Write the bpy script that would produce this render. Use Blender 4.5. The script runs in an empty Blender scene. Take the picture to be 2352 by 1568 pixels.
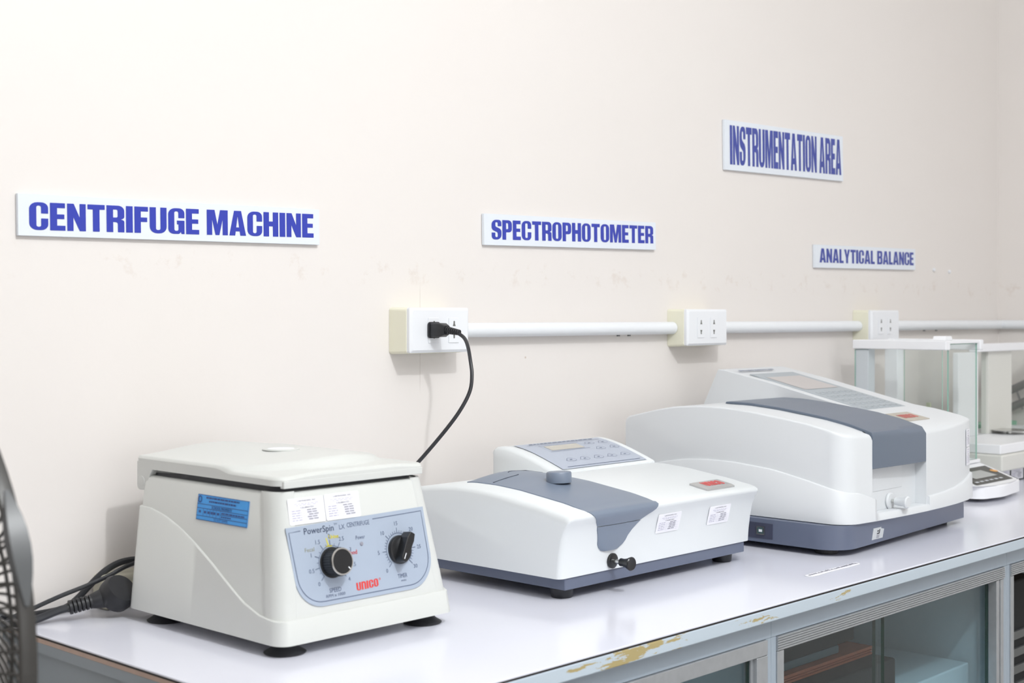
import bpy, bmesh, math, random
from mathutils import Vector, Matrix
from mathutils.geometry import tessellate_polygon
random.seed(7)
S = bpy.context.scene
COL = S.collection
TZ = 0.80                      # height of the worktop above the floor; builders use z = 0 at the worktop

# ------------------------------------------------------------------ camera
TH = math.radians(43.47)
cd = bpy.data.cameras.new('camera'); cam = bpy.data.objects.new('camera', cd); COL.objects.link(cam)
cd.sensor_width = 36.0; cd.lens = 3169.0 / 2352.0 * 36.0
cd.shift_y = -(784.0 - 725.0) / 2352.0
cam.location = (0.0, -1.52, TZ + 0.353)
cam.rotation_euler = (math.radians(90), 0, TH - math.radians(90))
cd.clip_start = 0.02
cd.dof.use_dof = True; cd.dof.focus_distance = 1.92; cd.dof.aperture_fstop = 8.0
S.camera = cam

# ------------------------------------------------------------------ world, lights, exposure
W = bpy.data.worlds.new('world'); S.world = W; W.use_nodes = True
W.node_tree.nodes['Background'].inputs[0].default_value = (0.9, 0.95, 1, 1)
W.node_tree.nodes['Background'].inputs[1].default_value = 0.3

def light(name, kind, loc, energy, color, **kw):
    d = bpy.data.lights.new(name, kind); o = bpy.data.objects.new(name, d); COL.objects.link(o)
    d.energy = energy; d.color = color; o.location = loc
    for k, v in kw.items():
        if k == 'rot': o.rotation_euler = v
        else: setattr(d, k, v)
    return o
light('ceiling_bulb', 'POINT', (0.80, -1.80, TZ + 1.74), 60.0, (0.96, 0.985, 1.0), shadow_soft_size=0.045)
light('ceiling_troffer_over_bench', 'AREA', (1.20, -1.15, 2.70), 4.0, (0.965, 0.985, 1.0), shape='RECTANGLE', size=1.6, size_y=0.8)
light('ceiling_troffer_behind_camera', 'AREA', (0.4, -2.7, 2.70), 36.0, (0.965, 0.985, 1.0), shape='RECTANGLE', size=3.0, size_y=1.6)
light('ceiling_troffer_far', 'AREA', (2.6, -1.60, 2.70), 3.0, (0.965, 0.985, 1.0), shape='RECTANGLE', size=0.7, size_y=0.7)
light('fill_behind_camera', 'AREA', (0.3, -5.3, 1.45), 26.0, (0.95, 0.98, 1.0), shape='RECTANGLE', size=3.0, size_y=1.5, rot=(math.radians(90), 0, 0))  # added soft fill from behind the camera, no window here; lifts fronts and shadows
vs = S.view_settings
vs.view_transform = 'Standard'; vs.look = 'None'; vs.gamma = 1.0; vs.use_curve_mapping = False
vs.exposure = -0.06

# ------------------------------------------------------------------ materials
def lin(c):
    c = c / 255.0
    return c / 12.92 if c <= 0.04045 else ((c + 0.055) / 1.055) ** 2.4
def rgb(*c): return (lin(c[0]), lin(c[1]), lin(c[2]), 1.0)
MATS = {}
def mat(name, col, rough=0.5, metal=0.0, spec=0.5, noise=0.0, nscale=8.0, bump=0.0, bscale=400.0, coat=0.0):
    if name in MATS: return MATS[name]
    m = bpy.data.materials.new(name); m.use_nodes = True; MATS[name] = m
    nt = m.node_tree; b = nt.nodes['Principled BSDF']; c = rgb(*col)
    b.inputs['Base Color'].default_value = c
    b.inputs['Roughness'].default_value = rough; b.inputs['Metallic'].default_value = metal
    b.inputs['Specular IOR Level'].default_value = spec
    b.inputs['Coat Weight'].default_value = coat; b.inputs['Coat Roughness'].default_value = 0.05
    tc = nt.nodes.new('ShaderNodeTexCoord')
    if noise:
        n = nt.nodes.new('ShaderNodeTexNoise'); n.inputs['Scale'].default_value = nscale; n.inputs['Detail'].default_value = 4
        nt.links.new(tc.outputs['Object'], n.inputs['Vector'])
        mx = nt.nodes.new('ShaderNodeMix'); mx.data_type = 'RGBA'
        mx.inputs[6].default_value = tuple(x * (1 - noise) for x in c[:3]) + (1,)
        mx.inputs[7].default_value = tuple(min(1, x * (1 + noise)) for x in c[:3]) + (1,)
        nt.links.new(n.outputs['Fac'], mx.inputs[0]); nt.links.new(mx.outputs[2], b.inputs['Base Color'])
    if bump:
        n = nt.nodes.new('ShaderNodeTexNoise'); n.inputs['Scale'].default_value = bscale; n.inputs['Detail'].default_value = 2
        nt.links.new(tc.outputs['Object'], n.inputs['Vector'])
        bp = nt.nodes.new('ShaderNodeBump'); bp.inputs['Strength'].default_value = bump; bp.inputs['Distance'].default_value = 0.0004
        nt.links.new(n.outputs['Fac'], bp.inputs['Height']); nt.links.new(bp.outputs['Normal'], b.inputs['Normal'])
    return m

def glass(name, tint, refl=0.08):
    m = bpy.data.materials.new(name); m.use_nodes = True; MATS[name] = m
    nt = m.node_tree; nt.nodes.clear()
    out = nt.nodes.new('ShaderNodeOutputMaterial'); mix = nt.nodes.new('ShaderNodeMixShader')
    tr = nt.nodes.new('ShaderNodeBsdfTransparent'); gl = nt.nodes.new('ShaderNodeBsdfGlossy')
    tr.inputs[0].default_value = tuple(tint) + (1,); gl.inputs['Roughness'].default_value = 0.02
    lw = nt.nodes.new('ShaderNodeLayerWeight'); lw.inputs['Blend'].default_value = 0.5
    pw_ = nt.nodes.new('ShaderNodeMath'); pw_.operation = 'POWER'; pw_.inputs[1].default_value = 5.0; nt.links.new(lw.outputs['Facing'], pw_.inputs[0])
    fr = nt.nodes.new('ShaderNodeMapRange'); fr.inputs[3].default_value = 0.035; fr.inputs[4].default_value = 0.9; nt.links.new(pw_.outputs[0], fr.inputs[0])
    nt.links.new(fr.outputs[0], mix.inputs[0]); nt.links.new(tr.outputs[0], mix.inputs[1]); nt.links.new(gl.outputs[0], mix.inputs[2])
    nt.links.new(mix.outputs[0], out.inputs[0])
    return m

def wall_material():
    m = bpy.data.materials.new('painted_wall'); m.use_nodes = True; MATS['wall'] = m
    nt = m.node_tree; b = nt.nodes['Principled BSDF']; N = nt.nodes.new; L = nt.links.new
    b.inputs['Roughness'].default_value = 0.55; b.inputs['Specular IOR Level'].default_value = 0.35
    geo = N('ShaderNodeNewGeometry'); sep = N('ShaderNodeSeparateXYZ'); L(geo.outputs['Position'], sep.inputs[0])
    big = N('ShaderNodeTexNoise'); big.inputs['Scale'].default_value = 1.7; big.inputs['Detail'].default_value = 3
    L(geo.outputs['Position'], big.inputs['Vector'])
    base = N('ShaderNodeMix'); base.data_type = 'RGBA'
    base.inputs[6].default_value = rgb(234, 228, 224); base.inputs[7].default_value = rgb(238, 233, 229)
    L(big.outputs['Fac'], base.inputs[0])
    # patchy scuffs and old glue marks in a band under the signs
    sc = N('ShaderNodeTexNoise'); sc.inputs['Scale'].default_value = 26; sc.inputs['Detail'].default_value = 6; sc.inputs['Roughness'].default_value = 0.7
    L(geo.outputs['Position'], sc.inputs['Vector'])
    thr = N('ShaderNodeMapRange'); thr.inputs[1].default_value = 0.55; thr.inputs[2].default_value = 0.66; L(sc.outputs['Fac'], thr.inputs[0])
    def band(lo, hi, soft):
        a = N('ShaderNodeMapRange'); a.inputs[1].default_value = lo; a.inputs[2].default_value = lo + soft; L(sep.outputs['Z'], a.inputs[0])
        c = N('ShaderNodeMapRange'); c.inputs[1].default_value = hi; c.inputs[2].default_value = hi + soft
        c.inputs[3].default_value = 1; c.inputs[4].default_value = 0; L(sep.outputs['Z'], c.inputs[0])
        k = N('ShaderNodeMath'); k.operation = 'MULTIPLY'; L(a.outputs[0], k.inputs[0]); L(c.outputs[0], k.inputs[1]); return k
    bd = band(TZ + 0.395, TZ + 0.432, 0.01)
    k = N('ShaderNodeMath'); k.operation = 'MULTIPLY'; L(thr.outputs[0], k.inputs[0]); L(bd.outputs[0], k.inputs[1])
    k2 = N('ShaderNodeMath'); k2.operation = 'MULTIPLY'; k2.inputs[1].default_value = 0.26; L(k.outputs[0], k2.inputs[0])
    mx = N('ShaderNodeMix'); mx.data_type = 'RGBA'; L(k2.outputs[0], mx.inputs[0]); L(base.outputs[2], mx.inputs[6])
    mx.inputs[7].default_value = rgb(205, 186, 170)
    # scattered nicks
    vo = N('ShaderNodeTexVoronoi'); vo.inputs['Scale'].default_value = 4.2; L(geo.outputs['Position'], vo.inputs['Vector'])
    nk = N('ShaderNodeMapRange'); nk.inputs[1].default_value = 0.005; nk.inputs[2].default_value = 0.011
    nk.inputs[3].default_value = 0.55; nk.inputs[4].default_value = 0; L(vo.outputs['Distance'], nk.inputs[0])
    mx2 = N('ShaderNodeMix'); mx2.data_type = 'RGBA'; L(nk.outputs[0], mx2.inputs[0]); L(mx.outputs[2], mx2.inputs[6])
    mx2.inputs[7].default_value = rgb(176, 150, 122)
    # hairline plaster crack through the first outlet
    cx_ = N('ShaderNodeMath'); cx_.operation = 'COMPARE'; cx_.inputs[1].default_value = 1.4035; cx_.inputs[2].default_value = 0.0005; L(sep.outputs['X'], cx_.inputs[0])
    cb_ = band(TZ + 0.235, TZ + 0.385, 0.02)
    ck = N('ShaderNodeMath'); ck.operation = 'MULTIPLY'; L(cx_.outputs[0], ck.inputs[0]); L(cb_.outputs[0], ck.inputs[1])
    ck2 = N('ShaderNodeMath'); ck2.operation = 'MULTIPLY'; ck2.inputs[1].default_value = 0.5; L(ck.outputs[0], ck2.inputs[0])
    mx3 = N('ShaderNodeMix'); mx3.data_type = 'RGBA'; L(ck2.outputs[0], mx3.inputs[0]); L(mx2.outputs[2], mx3.inputs[6]); mx3.inputs[7].default_value = rgb(190, 180, 172)
    L(mx3.outputs[2], b.inputs['Base Color'])
    fn = N('ShaderNodeTexNoise'); fn.inputs['Scale'].default_value = 60; fn.inputs['Detail'].default_value = 4
    L(geo.outputs['Position'], fn.inputs['Vector'])
    bp = N('ShaderNodeBump'); bp.inputs['Strength'].default_value = 0.12; bp.inputs['Distance'].default_value = 0.002
    L(fn.outputs['Fac'], bp.inputs['Height']); L(bp.outputs['Normal'], b.inputs['Normal'])
    return m

def chipped_paint():
    """pale blue enamel with tan chips showing the wood"""
    m = bpy.data.materials.new('chipped_blue_paint'); m.use_nodes = True; MATS['chipped'] = m
    nt = m.node_tree; b = nt.nodes['Principled BSDF']; N = nt.nodes.new; L = nt.links.new
    b.inputs['Roughness'].default_value = 0.35
    geo = N('ShaderNodeNewGeometry'); mp = N('ShaderNodeMapping'); mp.inputs['Scale'].default_value = (9, 9, 55)
    L(geo.outputs['Position'], mp.inputs[0])
    n = N('ShaderNodeTexNoise'); n.inputs['Scale'].default_value = 1.0; n.inputs['Detail'].default_value = 7; n.inputs['Roughness'].default_value = 0.68
    L(mp.outputs[0], n.inputs['Vector'])
    # chips cluster around one worn stretch of the edge
    sep = N('ShaderNodeSeparateXYZ'); L(geo.outputs['Position'], sep.inputs[0])
    d = N('ShaderNodeMath'); d.operation = 'SUBTRACT'; d.inputs[1].default_value = 1.28; L(sep.outputs['X'], d.inputs[0])
    ab = N('ShaderNodeMath'); ab.operation = 'ABSOLUTE'; L(d.outputs[0], ab.inputs[0])
    th = N('ShaderNodeMapRange'); th.inputs[1].default_value = 0.02; th.inputs[2].default_value = 0.38
    th.inputs[3].default_value = 0.485; th.inputs[4].default_value = 0.645; L(ab.outputs[0], th.inputs[0])
    sb = N('ShaderNodeMath'); sb.operation = 'SUBTRACT'; L(n.outputs['Fac'], sb.inputs[0]); L(th.outputs[0], sb.inputs[1])
    st = N('ShaderNodeMapRange'); st.inputs[1].default_value = 0.0; st.inputs[2].default_value = 0.012; L(sb.outputs[0], st.inputs[0])
    mx = N('ShaderNodeMix'); mx.data_type = 'RGBA'; L(st.outputs[0], mx.inputs[0])
    mx.inputs[6].default_value = rgb(192, 205, 216); mx.inputs[7].default_value = rgb(176, 160, 112)
    L(mx.outputs[2], b.inputs['Base Color'])
    return m

WALL = wall_material()
CHIP = chipped_paint()
GLASS_CLEAR = glass('clear_glass', (0.965, 0.98, 0.975))
GLASS_GREEN = glass('greenish_glass', (0.83, 0.90, 0.92))
M_floor = mat('floor_tile', (180, 180, 180), 0.35, noise=0.05)
M_ceil = mat('ceiling_paint', (238, 238, 236), 0.8)
M_lam = mat('white_laminate', (230, 231, 242), 0.15, noise=0.012, nscale=5, spec=0.45)
M_darkline = mat('dark_glue_line', (48, 44, 44), 0.7)
M_ply = mat('raw_plywood_edge', (190, 166, 152), 0.8, noise=0.14, nscale=60)
M_blue = mat('blue_grey_enamel', (160, 172, 184), 0.4, noise=0.05, nscale=9)
M_bluein = mat('blue_grey_inside', (196, 212, 220), 0.55, noise=0.04)
M_side = mat('grey_side_panel', (146, 154, 160), 0.55, noise=0.10, nscale=6)
M_alu = mat('brushed_aluminium', (176, 180, 184), 0.38, metal=0.6, noise=0.10, nscale=90)
M_glassedge = mat('glass_cut_edge', (24, 62, 52), 0.2)
M_cutedge = mat('glass_cut_edge_pale', (150, 196, 180), 0.2)
M_sign = mat('sign_board_white', (232, 238, 246), 0.35)
M_blueink = mat('sign_blue_ink', (50, 64, 174), 0.4)
M_blueink_far = mat('sign_violet_blue_ink', (62, 76, 162), 0.4)
M_cream = mat('cream_plastic', (238, 236, 216), 0.45)
M_white = mat('white_plastic', (240, 242, 246), 0.4)
M_pipe = mat('white_pvc_pipe', (238, 241, 245), 0.35)
M_hole = mat('socket_slot_shadow', (112, 112, 108), 0.8)
M_black = mat('black_rubber', (34, 35, 39), 0.45)
M_blackgloss = mat('black_plastic', (26, 27, 30), 0.28)
M_cord = mat('black_cord', (38, 40, 45), 0.4)
M_cent = mat('centrifuge_casing', (213, 215, 212), 0.38, bump=0.08, bscale=900)
M_centgap = mat('dark_gasket', (74, 76, 80), 0.7)
M_panelblue = mat('pale_blue_overlay', (168, 180, 197), 0.4)
M_ink = mat('grey_blue_print', (92, 104, 130), 0.5)
M_keyfaint = mat('faint_key_print', (140, 148, 156), 0.5)
M_keyink = mat('soft_blue_print', (104, 116, 144), 0.5)
M_inkgrey = mat('grey_print', (150, 150, 162), 0.5)
M_inklilac = mat('lilac_print', (176, 174, 200), 0.5)
M_red = mat('red_print', (222, 66, 62), 0.4)
M_yellow = mat('yellow_print', (226, 214, 60), 0.4)
M_olive = mat('olive_print', (150, 150, 128), 0.5)
M_paper = mat('white_paper_sticker', (244, 244, 250), 0.5)
M_bluest = mat('blue_sticker', (62, 160, 236), 0.45)
M_navy = mat('navy_print', (44, 74, 140), 0.5)
M_steel = mat('steel', (206, 206, 204), 0.22, metal=1.0)
M_spec = mat('spectro_casing', (229, 233, 235), 0.36, bump=0.05, bscale=1200)
M_big = mat('big_spectro_casing', (221, 224, 227), 0.45, bump=0.12, bscale=1200)
M_slate = mat('slate_lid', (120, 132, 150), 0.36, spec=0.7, bump=0.15, bscale=1400)
M_slate2 = mat('slate_lid_large', (95, 107, 124), 0.36, spec=0.8, bump=0.15, bscale=1400)
M_base = mat('slate_base_metal', (98, 106, 126), 0.34, spec=0.5)
M_console = mat('overlay_grey_blue', (180, 188, 203), 0.38)
M_console2 = mat('overlay_grey', (172, 180, 186), 0.42)
M_lcd = mat('lcd_cream', (194, 190, 180), 0.25)
M_lcd2 = mat('lcd_pinkish', (194, 188, 186), 0.3)
M_badge = mat('silver_badge', (186, 186, 186), 0.3, metal=0.4)
M_badge2 = mat('taupe_badge', (184, 178, 166), 0.4)
M_redsoft = mat('muted_red_print', (206, 104, 98), 0.45)
M_bal = mat('balance_white', (248, 249, 252), 0.35)
M_balgrey = mat('balance_light_grey', (216, 220, 226), 0.4)
M_balbeige = mat('balance_beige', (224, 224, 218), 0.45)
M_keypad = mat('dark_keypad', (66, 65, 60), 0.4)
M_lcd3 = mat('lcd_grey', (176, 178, 176), 0.3)
M_orange = mat('orange_key', (236, 170, 84), 0.4)
M_fan = mat('fan_black', (58, 56, 54), 0.35, noise=0.15, nscale=40)
M_fangrey = mat('fan_clip_grey', (82, 84, 86), 0.35)
M_fold = mat('orange_brown_paper', (196, 104, 70), 0.7, noise=0.18, nscale=120)
M_greenbox = mat('green_plastic', (120, 198, 160), 0.4)
M_redplastic = mat('red_plastic', (176, 70, 76), 0.4)
M_greytool = mat('grey_metal_tool', (96, 98, 98), 0.4, metal=0.3)
M_creambox = mat('cream_box', (214, 210, 192), 0.6)
M_nearblack = mat('black_cloth', (26, 27, 29), 0.8)
M_marker = mat('lcd_backing', (60, 66, 78), 0.5)

# ------------------------------------------------------------------ mesh helpers
class MB:
    def __init__(s): s.v = []; s.f = []; s.m = []
    def add(s, v, f, mi=0):
        o = len(s.v); s.v += [tuple(p) for p in v]; s.f += [tuple(i + o for i in q) for q in f]; s.m += [mi] * len(f); return s
    def box(s, x0, x1, y0, y1, z0, z1, mi=0):
        v = [(x0,y0,z0),(x1,y0,z0),(x1,y1,z0),(x0,y1,z0),(x0,y0,z1),(x1,y0,z1),(x1,y1,z1),(x0,y1,z1)]
        return s.add(v, [(3,2,1,0),(4,5,6,7),(0,1,5,4),(1,2,6,5),(2,3,7,6),(3,0,4,7)], mi)
    def loft(s, rings, cap0=True, cap1=True, mi=0, closed=True):
        n = len(rings[0]); v = [p for r in rings for p in r]; f = []
        for i in range(len(rings) - 1):
            for j in range(n if closed else n - 1):
                k = (j + 1) % n
                f.append((i*n+j, i*n+k, (i+1)*n+k, (i+1)*n+j))
        if cap0: f.append(tuple(range(n - 1, -1, -1)))
        if cap1: f.append(tuple((len(rings)-1)*n + j for j in range(n)))
        return s.add(v, f, mi)
    def grid(s, P, mi=0):
        r = len(P); c = len(P[0]); v = [p for row in P for p in row]
        f = [(i*c+j, i*c+j+1, (i+1)*c+j+1, (i+1)*c+j) for i in range(r-1) for j in range(c-1)]
        return s.add(v, f, mi)
    def prism_x(s, prof, x0, x1, mi=0): return s.loft([[(x0, y, z) for y, z in prof], [(x1, y, z) for y, z in prof]], mi=mi)
    def prism_y(s, prof, y0, y1, mi=0): return s.loft([[(x, y0, z) for x, z in prof], [(x, y1, z) for x, z in prof]], mi=mi)
    def prism_z(s, prof, z0, z1, mi=0): return s.loft([[(x, y, z0) for x, y in prof], [(x, y, z1) for x, y in prof]], mi=mi)
    def lathe(s, prof, c, axis=(0,0,1), n=32, mi=0, up=None):
        A = Vector(axis).normalized(); B = A.orthogonal().normalized() if up is None else (Vector(up) - A * Vector(up).dot(A)).normalized()
        D = A.cross(B); c = Vector(c)
        rings = [[tuple(c + A*h + (B*math.cos(2*math.pi*k/n) + D*math.sin(2*math.pi*k/n))*r) for k in range(n)] for r, h in prof]
        return s.loft(rings, mi=mi)
    def tube(s, path, r, n=10, mi=0):
        pts = [Vector(p) for p in path]; rings = []; prev = None
        rr = r if isinstance(r, (list, tuple)) else [r] * len(pts)
        for i, p in enumerate(pts):
            t = (pts[min(i+1, len(pts)-1)] - pts[max(i-1, 0)]).normalized()
            if prev is None: u = t.orthogonal().normalized()
            else: u = (prev - t * prev.dot(t)).normalized()
            prev = u; w = t.cross(u)
            rings.append([tuple(p + (u*math.cos(2*math.pi*k/n) + w*math.sin(2*math.pi*k/n))*rr[i]) for k in range(n)])
        return s.loft(rings, mi=mi)

def smooth_path(pts, per=8):
    P = [Vector(p) for p in pts]; P = [P[0]*2 - P[1]] + P + [P[-1]*2 - P[-2]]; out = []
    for i in range(1, len(P) - 2):
        for k in range(per):
            t = k / per; a, b, c, d = P[i-1], P[i], P[i+1], P[i+2]
            out.append(0.5*((2*b) + (c-a)*t + (2*a-5*b+4*c-d)*t*t + (3*b-a-3*c+d)*t**3))
    out.append(P[-2]); return out

def fillet(pts, seg=5):
    """polygon points (x, y[, r]) with rounded corners"""
    n = len(pts); out = []
    for i in range(n):
        p = Vector(pts[i][:2]); r = pts[i][2] if len(pts[i]) > 2 else 0
        if r <= 0: out.append(tuple(p)); continue
        a = Vector(pts[i-1][:2]) - p; b = Vector(pts[(i+1) % n][:2]) - p
        la, lb = a.length, b.length; a.normalize(); b.normalize()
        ang = a.angle(b); d = min(r / math.tan(ang/2), la*0.5, lb*0.5); rr = d * math.tan(ang/2)
        c = p + (a+b).normalized() * (rr / math.sin(ang/2))
        s0 = p + a*d - c; s1 = p + b*d - c
        a0 = math.atan2(s0.y, s0.x); a1 = math.atan2(s1.y, s1.x); da = (a1 - a0 + math.pi) % (2*math.pi) - math.pi
        for k in range(seg + 1):
            t = a0 + da*k/seg; out.append((c.x + rr*math.cos(t), c.y + rr*math.sin(t)))
    return out
def rrect(x0, x1, y0, y1, r, seg=5): return fillet([(x0,y0,r),(x1,y0,r),(x1,y1,r),(x0,y1,r)], seg)
def interp(tab, x):
    if x <= tab[0][0]: return tab[0][1]
    for (a, va), (b, vb) in zip(tab, tab[1:]):
        if x <= b: return va + (vb - va) * (x - a) / (b - a)
    return tab[-1][1]

ORG = {}
def tag(o, label=None, cat=None, group=None, kind=None):
    if label: o['label'] = label
    if cat: o['category'] = cat
    if group: o['group'] = group
    if kind: o['kind'] = kind
    return o
def thing(name, label, cat, loc, group=None):
    o = bpy.data.objects.new(name, None); COL.objects.link(o); o.empty_display_size = 0.05
    o.location = (loc[0], loc[1], loc[2] + TZ); ORG[o.name] = Vector(loc)
    return tag(o, label, cat, group)
def obj(name, mb, mats, parent=None, org=None, bevel=0.0, seg=3, smooth=True, angle=35, label=None):
    me = bpy.data.meshes.new(name)
    O = ORG[parent.name] if parent is not None else Vector(org or (0, 0, 0))
    me.from_pydata([(x - O.x, y - O.y, z - O.z) for x, y, z in mb.v], [], mb.f)
    ms = mats if isinstance(mats, (list, tuple)) else [mats]
    for m in ms: me.materials.append(m)
    for p, i in zip(me.polygons, mb.m): p.material_index = i
    bm = bmesh.new(); bm.from_mesh(me); bmesh.ops.recalc_face_normals(bm, faces=bm.faces); bm.to_mesh(me); bm.free()
    me.validate(); me.update()
    o = bpy.data.objects.new(name, me); COL.objects.link(o); ORG[o.name] = O
    if parent is not None: o.parent = parent
    else: o.location = (O.x, O.y, O.z + TZ)
    if smooth:
        for p in me.polygons: p.use_smooth = True
        if not bevel: me.set_sharp_from_angle(angle=math.radians(angle))
    if bevel:
        b = o.modifiers.new('bevel', 'BEVEL'); b.width = bevel; b.segments = seg; b.limit_method = 'ANGLE'; b.angle_limit = math.radians(angle)
        b.harden_normals = False
        w = o.modifiers.new('wn', 'WEIGHTED_NORMAL'); w.keep_sharp = True
    if label: o['label'] = label
    return o
def copy_tree(root, dloc, label=None):
    """copy a thing and its parts, moved by dloc"""
    def cp(o, par):
        c = o.copy(); COL.objects.link(c); c.parent = par; ORG[c.name] = ORG[o.name]
        for ch in o.children: cp(ch, c)
        return c
    r = cp(root, None); r.location = Vector(root.location) + Vector(dloc); ORG[r.name] = ORG[root.name] + Vector(dloc)
    if label: r['label'] = label
    return r

# ---------------------------------------------------------------- flat print
class Frame:
    """a flat patch: origin O, unit axes U (right) and V (up); h lifts off the surface"""
    def __init__(s, O, U, V):
        s.O = Vector(O); s.U = Vector(U).normalized(); s.V = Vector(V).normalized(); s.N = s.U.cross(s.V)
    def p(s, u, v, h=0.0): return tuple(s.O + s.U*u + s.V*v + s.N*h)
TXT = {}
def text2d(t):
    if t in TXT: return TXT[t]
    cu = bpy.data.curves.new('t', 'FONT'); cu.body = t; cu.size = 1.0; cu.resolution_u = 2; cu.fill_mode = 'BOTH'
    o = bpy.data.objects.new('t', cu); me = bpy.data.meshes.new_from_object(o)
    v = [(q.co.x, q.co.y) for q in me.vertices]; f = [tuple(p.vertices) for p in me.polygons]
    bpy.data.objects.remove(o); bpy.data.curves.remove(cu); bpy.data.meshes.remove(me)
    xs = [a for a, b in v] or [0]; ys = [b for a, b in v] or [0]
    TXT[t] = (v, f, min(xs), max(xs), min(ys), max(ys)); return TXT[t]
def put_text(mb, fr, t, u, v, h, w=None, lift=0.0003, mi=0, rot=0.0, bold=0.0):
    """text centred at (u, v), glyph height h, optionally stretched to width w"""
    vs_, fs, x0, x1, y0, y1 = text2d(t)
    sy = h / (y1 - y0); sx = sy if w is None else w / (x1 - x0); c, s = math.cos(rot), math.sin(rot)
    for k in ([0] if not bold else [-bold, bold]):
        pts = []
        for a, b in vs_:
            a = (a - (x0+x1)/2)*sx + k; b = (b - (y0+y1)/2)*sy
            pts.append(fr.p(u + a*c - b*s, v + a*s + b*c, lift))
        mb.add(pts, fs, mi)
def put_rect(mb, fr, u0, u1, v0, v1, lift=0.0003, mi=0):
    mb.add([fr.p(u0,v0,lift), fr.p(u1,v0,lift), fr.p(u1,v1,lift), fr.p(u0,v1,lift)], [(0,1,2,3)], mi)
def put_poly(mb, fr, pts, lift=0.0003, mi=0, thick=0.0):
    n = len(pts)
    if thick: mb.loft([[fr.p(a,b,lift-thick) for a,b in pts], [fr.p(a,b,lift) for a,b in pts]], mi=mi)
    else: mb.add([fr.p(a,b,lift) for a,b in pts], [tuple(range(n))], mi)
def put_line(mb, fr, pts, w, lift=0.0003, mi=0, closed=False):
    P = [Vector(p) for p in pts]; n = len(P); L = []; R_ = []
    for i in range(n):
        a = P[i-1] if (closed or i) else P[i]; b = P[(i+1) % n] if (closed or i < n-1) else P[i]
        t = (b - a).normalized(); nn = Vector((-t.y, t.x)) * (w/2); L.append(P[i]+nn); R_.append(P[i]-nn)
    v = [fr.p(p.x, p.y, lift) for p in L] + [fr.p(p.x, p.y, lift) for p in R_]
    mb.add(v, [(i, (i+1) % n, n + (i+1) % n, n + i) for i in range(n if closed else n-1)], mi)

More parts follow.
